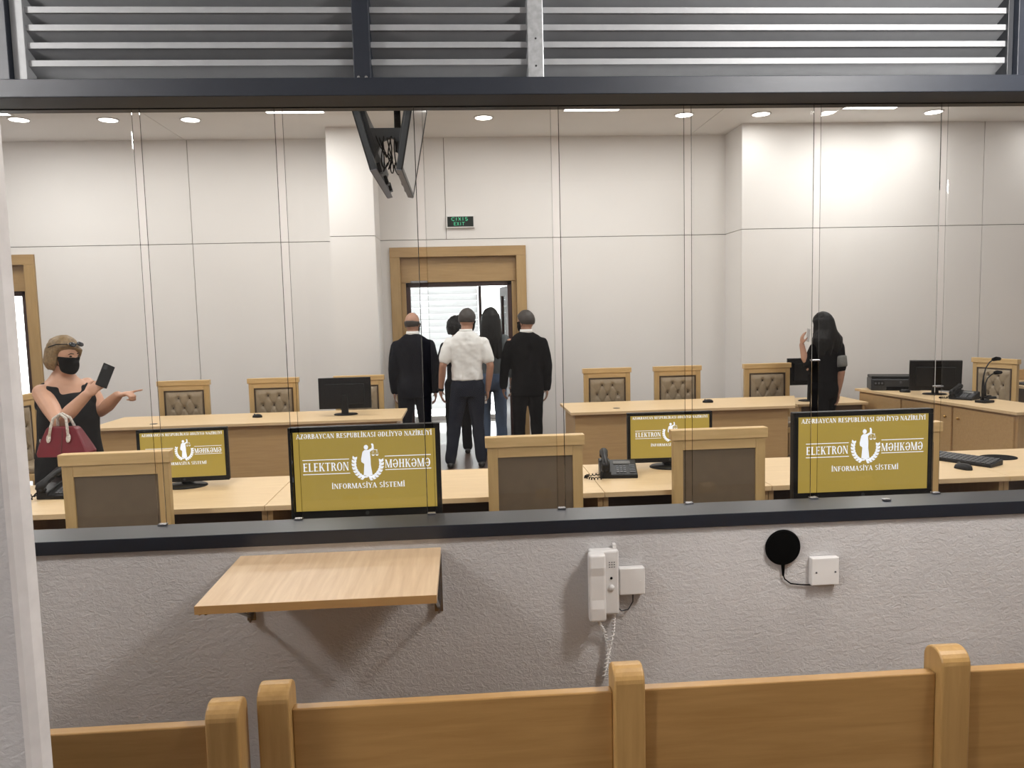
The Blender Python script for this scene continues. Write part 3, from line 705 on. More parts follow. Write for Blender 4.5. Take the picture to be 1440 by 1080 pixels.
def mic(label, loc, rz, h=0.42, reach=0.17):
    t = thing('gooseneck_microphone', label, 'microphone', loc, rz)
    obj('base', B().prism([(-0.07, -0.055), (0.07, -0.055), (0.07, 0.055), (-0.07, 0.055)], 0, 0.024, 'z').prism([(-0.03, -0.03), (0.03, -0.03), (0.03, 0.03), (-0.03, 0.03)], 0.024, 0.036, 'z'), 'black_plastic', t, 0.006)
    pts = [(-0.03, 0, 0.03), (-0.032, 0, h*0.4), (-0.026, 0, h*0.62), (0.0, 0, h*0.80), (0.05, 0, h*0.93), (reach*0.6, 0, h*0.985)]
    obj('gooseneck', B().tube(pts, [0.014, 0.012, 0.007, 0.006, 0.006, 0.006], 10), 'black_plastic', t, smooth=True)
    obj('capsule', B().tube([(reach*0.55, 0, h*0.975), (reach*0.62, 0, h*0.99), (reach*0.9, 0, h*1.01), (reach*1.2, 0, h*1.0), (reach*1.25, 0, h*0.995)], [0.008, 0.017, 0.021, 0.016, 0.006], 14), 'black_matte', t, smooth=True)
    return t
mic('tall black gooseneck microphone on the clerk desk', (5.10, 4.86, 0.75), 0.35)
mic('short black gooseneck microphone farther along the clerk desk before the sideways chair', (5.33, 5.15, 0.75), 0.3, 0.26, 0.16)
lp = thing('laptop', 'dark closed laptop on the counter beyond the sideways chair', 'laptop', (6.62, 6.15, 0.77), 0.1)
obj('base', B().box(-0.19, 0.19, -0.13, 0.13, 0, 0.014), 'dark_plastic', lp, 0.004); obj('lid', B().box(-0.19, 0.19, -0.13, 0.13, 0.0145, 0.022), 'tv_case', lp, 0.003)
# exit sign
ex = thing('exit_sign', 'small illuminated green on black exit sign above the doorway', 'sign', (0.035, YB, 2.915))
obj('housing', B().box(-0.182, 0.182, -0.04, 0.0, -0.078, 0.078), 'white_plastic', ex, 0.004)
fc = obj('sign_face', B().box(-0.165, 0.165, -0.043, -0.04, -0.062, 0.064), 'exit_dim', ex)
b = B(); text(b, 'ÇIXIŞ', -0.005, 0.034, 0.22, 0.040, -0.0437, False); text(b, 'EXIT', -0.012, -0.026, 0.15, 0.040, -0.0437, False)
obj('lettering', b, 'exit_green', fc)

# ------------------------------------------------------------------ ceiling-hung pair of television screens
tv = thing('hanging_screens', 'pair of dark television screens hung back to back from a ceiling pole', 'television', (-0.38, 2.5, ZC))
def tvset(s, xb, xt):
    t = bpy.data.objects.new('television', None); COL.objects.link(t); t.parent = tv
    a = math.atan2(xt-xb, 0.335); t.location = (xb+0.38, 0, 2.522-ZC); t.rotation_euler = (0, a, 0)
    # local: z up along the screen, x outward is the screen face for s>0
    f = 0.0 if s < 0 else 0.0
    x_out = s
    obj('case', B().box(*sorted((0, -s*0.03)), -0.5, 0.5, 0, 0.58), 'tv_case', t, 0.004)
    obj('rear_housing', B().prism([(-0.03*s, 0.08), (-0.055*s, 0.12), (-0.055*s, 0.40), (-0.03*s, 0.46)], -0.36, 0.36, 'y'), 'tv_case', t, 0.003)
    obj('screen', B().box(*sorted((0, s*0.003)), -0.485, 0.485, 0.02, 0.565), 'screen_off' if s < 0 else 'grey_screen', t)
    obj('bezel', B().box(*sorted((0, s*0.006)), -0.5, -0.485, 0, 0.58).box(*sorted((0, s*0.006)), 0.485, 0.5, 0, 0.58).box(*sorted((0, s*0.006)), -0.485, 0.485, 0, 0.018).box(*sorted((0, s*0.006)), -0.485, 0.485, 0.567, 0.58), 'black_plastic', t)
    obj('lower_edge', B().box(*sorted((0.001*s, -s*0.032)), -0.5, 0.5, -0.004, 0.0), 'tv_edge', t)
    for y in (-0.3, 0.1, 0.35): obj('connector', B().box(*sorted((-s*0.03, -s*0.05)), y, y+0.06, 0.015, 0.07), 'black_plastic', t, 0.003)
tvset(-1, -0.462, -0.551); tvset(1, -0.297, -0.231)
obj('pole', B().lathe([(0.02, 2.72-ZC), (0.02, 0)], (0.035, 0, 0), 16), 'black_plastic', tv, smooth=True)
obj('ceiling_plate', B().lathe([(0.001, -0.012), (0.09, -0.012), (0.09, 0), (0.001, 0)], (0.035, 0, 0), 20), 'black_plastic', tv)
obj('bracket', B().prism([(-0.10, 2.78-ZC), (0.10, 2.78-ZC), (0.09, 2.70-ZC), (0.055, 2.71-ZC), (0.02, 2.73-ZC), (-0.03, 2.71-ZC), (-0.065, 2.64-ZC), (-0.09, 2.62-ZC), (-0.12, 2.80-ZC)], -0.35, -0.31), 'tv_case', tv)
for k in range(9):
    x0 = -0.055+0.014*k; y0 = -0.42+0.04*(k % 3); pts = []
    for q in range(9):
        u = q/8; pts.append((x0+0.05*math.sin(k*1.7+u*3.0)*u*(1-u)*2+(0.02-x0)*u*0.6, y0+0.05*u, 2.72-ZC-0.20*math.sin(PI*u*0.75)*(0.55+0.5*((k*37) % 10)/10)))
    obj('cable', B().tube(pts, 0.0035, 6), 'black_matte', tv, smooth=True)

# ------------------------------------------------------------------ things on the booth wall
Yw = -0.123
sh = thing('wall_shelf', 'small fold-down oak shelf on metal brackets below the window sill', 'shelf', (-0.36, Yw, 1.058))
obj('board', B().box(-0.283, 0.283, -0.385, -0.004, -0.020, 0), ['shelf_oak'], sh, 0.001)
obj('edge_band', B().box(-0.283, 0.283, -0.387, -0.385, -0.020, 0), 'shelf_edge', sh)
for x in (-0.262, 0.272):
    br = obj('bracket', B().box(x-0.012, x+0.012, -0.004, 0, -0.19, -0.02).box(x-0.002, x+0.002, -0.02, -0.004, -0.19, -0.02), 'steel', sh)
    obj('strut', B().tube([(x, -0.012, -0.175), (x, -0.30, -0.026)], 0.005, 6), 'steel', br)
    obj('rail', B().box(x-0.01, x+0.01, -0.34, -0.004, -0.026, -0.0205), 'steel', br)
for x in (-0.276, -0.262): obj('screw', B().lathe([(0.004, -0.027), (0.004, -0.0205)], (x, -0.37, 0), 8), 'steel', sh)
ic = thing('intercom_handset', 'white wall intercom with handset and coiled cord', 'intercom', (0.39, Yw, 0.935))
obj('base_unit', B().box(-0.040, 0.046, -0.034, 0, -0.092, 0.10), 'white_plastic', ic, 0.006)
hs = B().prism([(-0.030, -0.102), (-0.064, -0.100), (-0.066, -0.06), (-0.062, -0.035), (-0.062, 0.035), (-0.066, 0.06), (-0.064, 0.098), (-0.030, 0.10)], -0.046, 0.002, 'x')
obj('handset', hs, 'white_plastic', ic, 0.007, seg=3)
for i in range(3):
    for j in range(3): obj('speaker_slot', B().box(0.016+i*0.007, 0.020+i*0.007, -0.0348, -0.034, 0.050+j*0.007, 0.0525+j*0.007), 'phone_key', ic)
obj('indicator', B().lathe([(0.001, 0), (0.004, 0), (0.003, 0.002)], (0.023, -0.034, 0.018), 12, 0, RX(PI/2)), 'black_matte', ic)
obj('call_button', B().lathe([(0.009, 0), (0.009, 0.004), (0.005, 0.006), (0.001, 0.0065)], (0.023, -0.034, -0.010), 18, 0, RX(PI/2)), 'white_plastic', ic, smooth=True)
obj('hook', B().box(0.032, 0.042, -0.02, 0, 0.10, 0.114), 'white_plastic', ic, 0.002)
pts = [Vector((-0.012, -0.030, -0.118)), Vector((0.004, -0.016, -0.15)), Vector((0.018, -0.012, -0.20)), Vector((0.016, -0.012, -0.26)), Vector((0.006, -0.012, -0.288)), Vector((0.000, -0.016, -0.285)), Vector((0.012, -0.020, -0.22)), Vector((0.028, -0.022, -0.15)), Vector((0.032, -0.02, -0.105)), Vector((0.030, -0.018, -0.09))]
co = []; kk = 0
for i in range(len(pts)-1):
    n = 2 if i in (4,) else 30
    for q in range(n):
        p = pts[i].lerp(pts[i+1], q/n); a = kk*1.05; kk += 1
        co.append(p+Vector((math.cos(a)*0.0042, math.sin(a)*0.0042, 0)))
obj('coiled_cord', B().tube(co, 0.0021, 5), 'white_plastic', ic, smooth=True)
obj('plug', B().tube([(-0.016, -0.028, -0.102), (-0.012, -0.03, -0.12)], 0.005, 8), 'white_plastic', ic)
bx = thing('junction_box', 'plain white square junction box beside the white intercom', 'junction box', (0.4765, Yw, 0.937))
obj('box_cover', B().box(-0.0375, 0.0375, -0.026, 0, -0.040, 0.040), 'white_plastic', bx, 0.003)
obj('screw', B().lathe([(0.003, 0), (0.003, 0.001)], (0.024, -0.026, 0.0), 8, 0, RX(PI/2)), 'white_plastic', bx)
obj('wire', B().tube([(0.004, -0.012, -0.038), (0.004, -0.012, -0.065), (-0.010, -0.012, -0.088), (-0.030, -0.012, -0.092), (-0.042, -0.014, -0.080)], 0.002, 6), 'dark_plastic', bx, smooth=True)
bx = thing('junction_box', 'white square junction box with two screws, wired to the black disc', 'junction box', (1.058, Yw, 0.938))
obj('box_cover', B().box(-0.042, 0.042, -0.022, 0, -0.042, 0.042), 'white_plastic', bx, 0.003)
for x in (-0.028, 0.030): obj('screw', B().lathe([(0.003, 0), (0.003, 0.001)], (x, -0.022, -0.002), 8, 0, RX(PI/2)), 'phone_key', bx)
dm = thing('disc_microphone', 'flat round black disc with a short cable on the rough white wall', 'microphone', (0.935, Yw, 1.012))
obj('disc', B().lathe([(0.001, 0), (0.052, 0), (0.054, 0.004), (0.050, 0.012), (0.001, 0.014)], (0, 0, 0), 40, 0, RX(PI/2)), 'black_matte', dm, smooth=False)
obj('strain_relief', B().tube([(0.0, -0.006, -0.052), (0.001, -0.006, -0.086)], [0.006, 0.003], 8), 'black_matte', dm)
obj('cable', B().tube([(0.001, -0.006, -0.084), (0.006, -0.006, -0.097), (0.024, -0.006, -0.111), (0.055, -0.006, -0.116), (0.092, -0.006, -0.119), (0.106, -0.008, -0.117), (0.113, -0.010, -0.112)], 0.002, 6), 'black_matte', dm, smooth=True)
sc = tag(obj('glass_stop', B().box(-0.012, 0.012, -0.008, 0.008, 0, 0.006), 'steel', None, 0.002), 'tiny metal stop lying on the dark sill below the lit monitor', 'metal stop'); sc.location = (1.29, -0.06, 1.1232)

# ------------------------------------------------------------------ benches in front of the camera
def bench(label, x0, x1, posts, yb, ztop, zpost):
    t = thing('bench', label, 'bench', ((x0+x1)/2, yb, 0), 0, 'oak benches in the booth'); cx = (x0+x1)/2
    ps = sorted(posts); edges = [x0]+[e for p in ps for e in (p-0.0315, p+0.0315)]+[x1]
    for i in range(0, len(edges), 2):
        a, c = edges[i], edges[i+1]
        if c-a < 0.02: continue
        obj('back_board', B().box(a-cx, c-cx, -0.001, 0.024, 0.42, ztop), 'oak_bench', t, 0.003)
        obj('seat_board', B().box(a-cx, c-cx, 0.024, 0.40, 0.42, 0.445), 'oak_bench', t, 0.004)
    for p in ps:
        prof = [(-0.022, 0), (0.045, 0), (0.045, zpost-0.03)] + [(0.0115+0.0335*math.cos(a), zpost-0.03+0.03*math.sin(a)) for a in [PI*k/12 for k in range(1, 12)]] + [(-0.022, zpost-0.03)]
        obj('end_post', B().prism(prof, p-cx-0.0315, p-cx+0.0315, 'x'), 'oak_bench_v', t, 0.005, seg=3)
        obj('foot', B().box(p-cx-0.0315, p-cx+0.0315, 0.045, 0.40, 0, 0.42), 'oak_bench_v', t, 0.003)
bench('oak bench with one rounded post, ending in the gap beside the longer bench', -1.9, -0.443, (-0.4745,), -0.855, 0.95, 0.995)
bench('long oak bench with three rounded posts below the intercom', -0.421, 2.4, (-0.3895, 0.318, 1.004, 1.69, 2.368), -0.81, 0.95, 1.003)

# ------------------------------------------------------------------ people
SCR = bpy.data.scenes.new('scratch')
def remesh(b, voxel, smooth=4, fold=0.0, fs=(14, 14, 5), seed=0.0):
    me = mesh_of(b, 'tmp'); o = bpy.data.objects.new('tmp', me); SCR.collection.objects.link(o)
    r = o.modifiers.new('r', 'REMESH'); r.mode = 'VOXEL'; r.voxel_size = voxel
    if smooth:
        s = o.modifiers.new('s', 'SMOOTH'); s.factor = 0.5; s.iterations = smooth
    SCR.view_layers[0].update(); dg = SCR.view_layers[0].depsgraph; dg.update()
    out = bpy.data.meshes.new_from_object(o.evaluated_get(dg))
    bpy.data.objects.remove(o); bpy.data.meshes.remove(me)
    if fold:
        cs = [v.co.copy() for v in out.vertices]; ns = [Vector(q.vector) for q in out.vertex_normals]; flat = []
        for c, nn in zip(cs, ns):
            n = noise.noise(Vector((c.x*fs[0]+seed, c.y*fs[1], c.z*fs[2]+c.x*6))) + 0.5*noise.noise(Vector((c.x*fs[0]*2.1, c.y*fs[1]*2.1+seed, c.z*fs[2]*2.4)))
            flat += list(c+nn*(n*fold))
        out.vertices.foreach_set('co', flat)
    out.polygons.foreach_set('use_smooth', [True]*len(out.polygons)); out.update()
    return out
def torso(b, rings, n=28, p=2.4):
    R = []
    for z, rx, ry, yc in rings:
        ring = []
        for k in range(n):
            a = 2*PI*k/n; c, s = math.cos(a), math.sin(a)
            ring.append(Vector((rx*math.copysign(abs(c)**(2/p), c), yc+ry*math.copysign(abs(s)**(2/p), s), z)))
        R.append(ring)
    b.rings(R)
HEAD_E = [(Vector((0, -0.006, 0.012)), Vector((0.083, 0.104, 0.110))), (Vector((0, 0.032, -0.058)), Vector((0.064, 0.070, 0.076)))]
def headray(d):
    best = 0
    for c, r in HEAD_E:
        a = sum((d[i]/r[i])**2 for i in range(3)); bb = -2*sum(d[i]*c[i]/r[i]**2 for i in range(3)); cc = sum((c[i]/r[i])**2 for i in range(3))-1
        q = bb*bb-4*a*cc
        if q >= 0: best = max(best, (-bb+math.sqrt(q))/(2*a))
    return best
def sstep(x, a, b_):
    t = max(0, min(1, (x-a)/(b_-a))); return t*t*(3-2*t)
def shell(weight, thick, amp=0.0, fr=30, nu=64, nv=44, inner=-0.014, taper=0.0):
    b = B(); v = []
    for j in range(1, nv):
        th = PI*j/nv
        for i in range(nu):
            ph = 2*PI*i/nu; d = Vector((math.sin(th)*math.cos(ph), math.sin(th)*math.sin(ph), math.cos(th)))
            w_ = weight(d); tk = thick*(1-taper*sstep(d.y, 0.1, 0.7)); r = headray(d)+inner+(tk-inner)*w_
            if amp and w_ > 0.3: r += amp*noise.noise(d*fr*0.1*10)
            v.append(d*r)
    a = len(v); zt = Vector((0, 0, 1)); v.append(zt*(headray(zt)+inner+(thick-inner)*weight(zt))); v.append(-zt*(headray(-zt)+inner))
    f = []
    for j in range(nv-2):
        for i in range(nu): f.append((j*nu+i, (j+1)*nu+i, (j+1)*nu+(i+1) % nu, j*nu+(i+1) % nu))
    for i in range(nu): f.append((a, i, (i+1) % nu)); f.append((a+1, (nv-2)*nu+(i+1) % nu, (nv-2)*nu+i))
    b.add(v, f); return b
def hand(b, wrist, d, n, side, curls, k=1.0):
    d = d.normalized(); s = (side-d*side.dot(d)).normalized(); n = (n-d*n.dot(d)-s*n.dot(s)).normalized()
    M = Matrix((s, d, n)).transposed()
    b.ell(wrist+d*0.048*k, (0.041*k, 0.052*k, 0.017*k), M); tips = []
    for i, off in enumerate((0.029, 0.0095, -0.0100, -0.0285)):
        p = wrist+d*(0.090-0.004*abs(i-1))*k+s*off*k; dirv = d.copy(); a = 0; pts = [p-d*0.02*k]
        for q, ln in enumerate((0.042, 0.027, 0.021)):
            pts.append(p.copy()) if q == 0 else None
            a += curls[i]*(0.7 if q == 0 else 1.0)
            dirv = d*math.cos(a)+n*math.sin(a); p = p+dirv*ln*k*(1.0, 1.08, 1.0, 0.82)[i]; pts.append(p.copy())
        b.limb(pts, [0.0095*k, 0.0092*k, 0.0088*k, 0.0082*k, 0.0072*k], 8); tips.append(p)
    t0 = wrist+d*0.022*k+s*0.028*k; t1 = t0+(s*0.62+d*0.70+n*0.35).normalized()*0.045*k; t2 = t1+(s*0.05+d*0.85+n*0.55).normalized()*0.032*k
    b.limb([t0, t1, t2], [0.013*k, 0.0108*k, 0.0085*k], 8)
    return tips
def person(label, pos, yaw, H, arms, legs, head, outfit, skin, hair, voxel=0.008, bulk=1.0, mask=None, eyes=False, shoulder=0.185):
    """local frame: feet at the origin, facing +y, right hand towards +x"""
    k = H/1.78; pos = Vector(pos); Ri = RZ(-yaw)
    loc = lambda p: Ri @ (Vector(p)-pos)
    b = B(); bk = bulk
    R0 = [(0.84, .145, .095, 0), (0.95, .160, .105, 0), (1.08, .138, .095, .005), (1.25, .155, .105, .008), (1.38, .160, .098, 0), (1.45, .135, .082, -.008), (1.495, .085, .062, -.012), (1.54, .055, .052, -.01)]
    torso(b, [(z*k, rx*k*bk, ry*k*bk, y*k) for z, rx, ry, y in R0])
    Mh = RZ(head[0]) @ RX(head[1]); hc = Vector((head[2] if len(head) > 2 else 0, head[3] if len(head) > 3 else 0.025, 1.656))*k
    b.limb([Vector((0, -0.01, 1.45))*k, hc+Mh @ Vector((0, -0.012, -0.075))*k], [0.062*k, 0.056*k])
    for c, r in HEAD_E: b.ell(hc+Mh @ (c*k), r*k, Mh, 24, 16)
    b.limb([hc+Mh @ Vector((0, 0.086, 0.008))*k, hc+Mh @ Vector((0, 0.106, -0.03))*k], [0.010*k, 0.015*k], 8)
    for s in (-1, 1): b.ell(hc+Mh @ Vector((s*0.078, -0.012, -0.015))*k, (0.009*k, 0.020*k, 0.033*k), Mh @ RZ(-s*0.35), 10, 8)
    A = []
    for s, arm in zip((-1, 1), arms):
        sh = Vector((s*shoulder, 0, 1.415))*k
        if arm.get('world'): el, wr = loc(arm['elbow']), loc(arm['wrist']); sh = loc(arm['shoulder']) if 'shoulder' in arm else sh
        else: el, wr = Vector(arm['elbow'])*k, Vector(arm['wrist'])*k
        ra = arm.get('r', 1.0)*k
        b.limb([sh, sh.lerp(el, 0.5), el, el.lerp(wr, 0.4), wr], [0.052*ra, 0.050*ra, 0.042*ra, 0.040*ra, 0.029*ra])
        hd = (Ri @ Vector(arm['hdir'])) if arm.get('world') else Vector(arm.get('hdir', (0, 0.15, -1)))
        hn = (Ri @ Vector(arm['hn'])) if arm.get('world') else Vector(arm.get('hn', (-s, 0, 0)))
        hs = (Ri @ Vector(arm['hs'])) if arm.get('world') else Vector(arm.get('hs', (0, 1, 0)))
        hand(b, wr, hd, hn, hs, arm.get('curl', (0.35, 0.4, 0.45, 0.5)), k)
        A.append((sh, el, wr))
    G = []
    for s, lg in zip((-1, 1), legs):
        hip = Vector((s*0.088, 0, 0.92))*k; kn, an = Vector(lg[0])*k, Vector(lg[1])*k
        b.limb([hip, hip.lerp(kn, 0.5), kn, kn.lerp(an, 0.35), an], [0.088*k*bk, 0.075*k*bk, 0.052*k, 0.052*k, 0.036*k])
        b.limb([an+Vector((0, -0.035, -0.05))*k, an+Vector((0, 0.06, -0.055))*k, an+Vector((0, 0.14, -0.065))*k], [0.032*k, 0.034*k, 0.024*k])
        G.append((hip, kn, an))
    root = link('person', remesh(b, voxel, 3), [skin]); root.location = pos; root.rotation_euler = (0, 0, yaw)
    tag(root, label, 'person', None)
    seed = pos.x*10
    for kind, mat, par in outfit:
        c = B()
        if kind == 'trousers':
            torso(c, [(0.80*k, .150*k*bk, .112*k*bk, 0), (0.90*k, .176*k*bk, .125*k*bk, -.004), (1.00*k, .164*k*bk, .118*k*bk, 0), (par*k, .152*k*bk, .112*k*bk, 0)])
            for hip, kn, an in G: c.limb([hip, hip.lerp(kn, 0.5), kn, kn.lerp(an, 0.5), an+Vector((0, 0, 0.0))], [0.104*k*bk, 0.092*k*bk, 0.074*k, 0.068*k, 0.064*k], 16)
            me = remesh(c, 0.012, 4, 0.007, (10, 10, 7), seed)
        elif kind == 'jacket':
            hem = par
            torso(c, [(hem*k, .188*k*bk, .130*k*bk, 0), (0.92*k, .192*k*bk, .134*k*bk, 0), (1.08*k, .176*k*bk, .124*k*bk, .002), (1.25*k, .192*k*bk, .130*k*bk, .004), (1.38*k, .208*k*bk, .124*k*bk, 0), (1.45*k, .192*k*bk, .105*k*bk, -.008), (1.495*k, .138*k, .088*k, -.010), (1.535*k, .080*k, .070*k, -.008)])
            for sh, el, wr in A: c.limb([sh+Vector((0, 0, -0.018)), sh.lerp(el, 0.5), el, el.lerp(wr, 0.5), wr], [0.072*k, 0.070*k, 0.060*k, 0.055*k, 0.048*k], 16)
            me = remesh(c, 0.011, 9, 0.007, (9, 9, 5), seed)
        elif kind == 'polo':
            torso(c, [(par*k, .178*k*bk, .126*k*bk, 0), (1.05*k, .176*k*bk, .126*k*bk, 0), (1.15*k, .172*k*bk, .124*k*bk, .002), (1.28*k, .186*k*bk, .128*k*bk, .004), (1.38*k, .200*k*bk, .122*k*bk, 0), (1.45*k, .180*k*bk, .100*k*bk, -.008), (1.495*k, .128*k, .082*k, -.010), (1.535*k, .076*k, .068*k, -.008)])
            for sh, el, wr in A: c.limb([sh+Vector((0, 0, -0.015)), sh.lerp(el, 0.4), sh.lerp(el, 0.72)], [0.070*k, 0.072*k, 0.070*k], 16)
            me = remesh(c, 0.010, 7, 0.007, (11, 11, 12), seed)
        elif kind == 'top':
            torso(c, [(par*k, .160*k*bk, .118*k*bk, 0), (1.05*k, .150*k*bk, .112*k*bk, 0), (1.25*k, .168*k*bk, .122*k*bk, .006), (1.38*k, .172*k*bk, .112*k*bk, 0), (1.45*k, .140*k*bk, .088*k*bk, -.008), (1.49*k, .07*k, .062*k, -.008)])
            for sh, el, wr in A: c.limb([sh, sh.lerp(el, 0.5), el, el.lerp(wr, 0.6)], [0.062*k, 0.060*k, 0.052*k, 0.045*k], 14)
            me = remesh(c, 0.011, 4, 0.006, (10, 10, 6), seed)
        elif kind == 'tee':
            torso(c, [(par*k, .170*k*bk, .125*k*bk, 0), (1.05*k, .158*k*bk, .116*k*bk, 0), (1.25*k, .170*k*bk, .124*k*bk, .006), (1.38*k, .174*k*bk, .114*k*bk, 0), (1.45*k, .142*k*bk, .090*k*bk, -.008), (1.49*k, .07*k, .062*k, -.008)])
            for sh, el, wr in A: c.limb([sh, sh.lerp(el, 0.45), sh.lerp(el, 0.85)], [0.064*k, 0.064*k, 0.060*k], 14)
            me = remesh(c, 0.010, 4, 0.005, (10, 10, 6), seed)
        elif kind == 'dress':
            torso(c, [(0.42*k, .205*k*bk, .165*k*bk, 0), (0.70*k, .205*k*bk, .160*k*bk, 0), (0.92*k, .196*k*bk, .148*k*bk, 0), (1.06*k, .178*k*bk, .138*k*bk, .008), (1.20*k, .172*k*bk, .140*k*bk, .020), (1.30*k, .166*k*bk, .126*k*bk, .016), (1.36*k, .152*k*bk, .112*k*bk, .006), (1.395*k, .132*k*bk, .100*k*bk, .0)])
            for s in (-1, 1):
                for xo in (0.088, 0.128): c.limb([Vector((s*xo, 0.095, 1.33))*k, Vector((s*xo, 0.062, 1.415))*k, Vector((s*xo, -0.02, 1.462-(xo-0.088)*0.5))*k, Vector((s*xo, -0.085, 1.38))*k, Vector((s*xo, -0.10, 1.30))*k], [0.040*k, 0.034*k, 0.030*k, 0.034*k, 0.04*k])
            me = remesh(c, 0.009, 4, 0.006, (10, 10, 5), seed)
        elif kind == 'collar':
            c.rings([[Vector((rx*k*math.cos(a), (-0.008+ry*math.sin(a))*k, z*k)) for a in [2*PI*q/24 for q in range(24)]] for z, rx, ry in ((1.52, .080, .073), (par+0.02, .070, .066), (par+0.02, .064, .060), (1.52, .068, .062))])
            me = mesh_of(c, 'collar', True)
        elif kind == 'shoe':
            for hip, kn, an in G:
                c2 = B(); c2.limb([an+Vector((0, -0.045, -0.052))*k, an+Vector((0, 0.05, -0.056))*k, an+Vector((0, 0.155, -0.066))*k], [0.040*k, 0.043*k, 0.030*k], 14)
                me2 = remesh(c2, 0.008, 3)
                for v in me2.vertices: v.co.z = max(v.co.z, 0.001)
                link('shoe', me2, [mat], root)
            continue
        link({'polo': 'polo_shirt', 'tee': 'blouse', 'top': 'blouse'}.get(kind, kind), me, [mat], root)
    # hair
    style, hm = hair[0], hair[1]
    if style == 'short': wf = lambda d: sstep(d.z, -0.52+0.95*sstep(d.y, -0.1, 0.75), -0.34+0.95*sstep(d.y, -0.1, 0.75))
    elif style == 'balding': wf = lambda d: sstep(d.z, -0.55, -0.40)*(1-sstep(d.z, 0.16, 0.34))*(1-sstep(d.y, 0.15, 0.40))
    elif style == 'bob': wf = lambda d: sstep(d.z, -0.75+1.2*sstep(d.y, -0.15, 0.5), -0.55+1.2*sstep(d.y, -0.15, 0.5))
    else: wf = lambda d: sstep(d.z, -0.80+1.05*sstep(d.y, 0.1, 0.8), -0.60+1.05*sstep(d.y, 0.1, 0.8))
    th = {'short': 0.011, 'balding': 0.007, 'bob': 0.026, 'long': 0.024, 'curly': 0.045}[style]
    hb = shell(wf, th, {'short': 0.003, 'balding': 0.002, 'bob': 0.008, 'long': 0.006, 'curly': 0.018}[style], {'curly': 9}.get(style, 5), taper=0.55 if style == 'bob' else 0.0)
    if style == 'long':
        for q in range(22):
            a = math.radians(-200+q*220/21); rd = 0.078
            rd = 0.084; p0 = Vector((rd*math.cos(a), rd*1.15*math.sin(a)-0.01, 0.04)); ln = hair[2]*(0.86+0.14*math.sin(q*2.3))
            sp = hair[3] if len(hair) > 3 else 1.25
            p1 = Vector((p0.x*1.12, p0.y*1.12-0.008, -0.08)); p2 = Vector((p0.x*sp, p0.y*0.9-0.045, -0.06-ln*0.55)); p3 = Vector((p0.x*sp*1.05+0.008*math.sin(q*1.9), p0.y*0.75-0.05, -0.06-ln))
            hb.limb([p0, p1, p2, p3], [0.030, 0.034, 0.036, 0.022], 8)
    if style == 'bob':
        for q in range(15):
            a = math.radians(-188+q*196/14); p0 = Vector((0.085*math.cos(a), 0.095*math.sin(a)-0.012, 0.02))
            hb.limb([p0, p0*1.08+Vector((0, 0, -0.07)), p0*0.98+Vector((0, 0, -0.115))], [0.026, 0.026, 0.012], 8)
        for q in range(5): hb.limb([(0.05-0.012*q, 0.066, 0.092), (-0.01-0.014*q, 0.096-0.004*q, 0.066-0.004*q), (-0.060-0.007*q, 0.078-0.010*q, 0.022-0.008*q), (-0.082, 0.045-0.006*q, -0.025-0.012*q)], [0.011, 0.013, 0.012, 0.006], 8)
    hb.v = [hc+Mh @ (v*k) for v in hb.v]
    link('hair', remesh(hb, 0.008, 2, 0.003, (40, 40, 8), seed), [hm], root)
    if mask:
        wm = lambda d: sstep(d.y, 0.18, 0.36)*(1-sstep(d.z, -0.02, 0.09))*sstep(d.z, -0.93, -0.80)
        mb = shell(wm, 0.012, 0, 10, 56, 40)
        mb.limb([(0, 0.088, -0.005), (0, 0.108, -0.035), (0, 0.095, -0.075)], [0.014, 0.020, 0.016], 8)
        mb.v = [hc+Mh @ (v*k) for v in mb.v]
        mk = link('face_mask', remesh(mb, 0.006, 2), [mask], root)
        for s in (-1, 1):
            lp_ = B().tube([hc+Mh @ (Vector(q)*k) for q in ((s*0.062, 0.055, -0.012), (s*0.082, 0.0, 0.004), (s*0.088, -0.03, -0.01), (s*0.083, -0.012, -0.045), (s*0.058, 0.05, -0.075))], 0.002, 6)
            obj('ear_loop', lp_, mask, mk, smooth=True)
    if eyes:
        for s in (-1, 1):
            e = Vector((s*0.031, 0.0, 0.012)); d = Vector((s*0.34, 1, 0.13)).normalized(); e = d*(headray(d)-0.004)
            obj('eye', B().ell(hc+Mh @ (e*k), (0.012*k, 0.007*k, 0.006*k), Mh, 12, 8), 'eye_dark', root, smooth=True)
            br = [Vector((s*x, 1, z)).normalized() for x, z in ((0.16, 0.30), (0.36, 0.36), (0.58, 0.28))]
            obj('eyebrow', B().tube([hc+Mh @ (q*(headray(q)+0.001)*k) for q in br], [0.003, 0.0038, 0.002], 6), 'brow', root, smooth=True)
    return root, hc, Mh, k, A

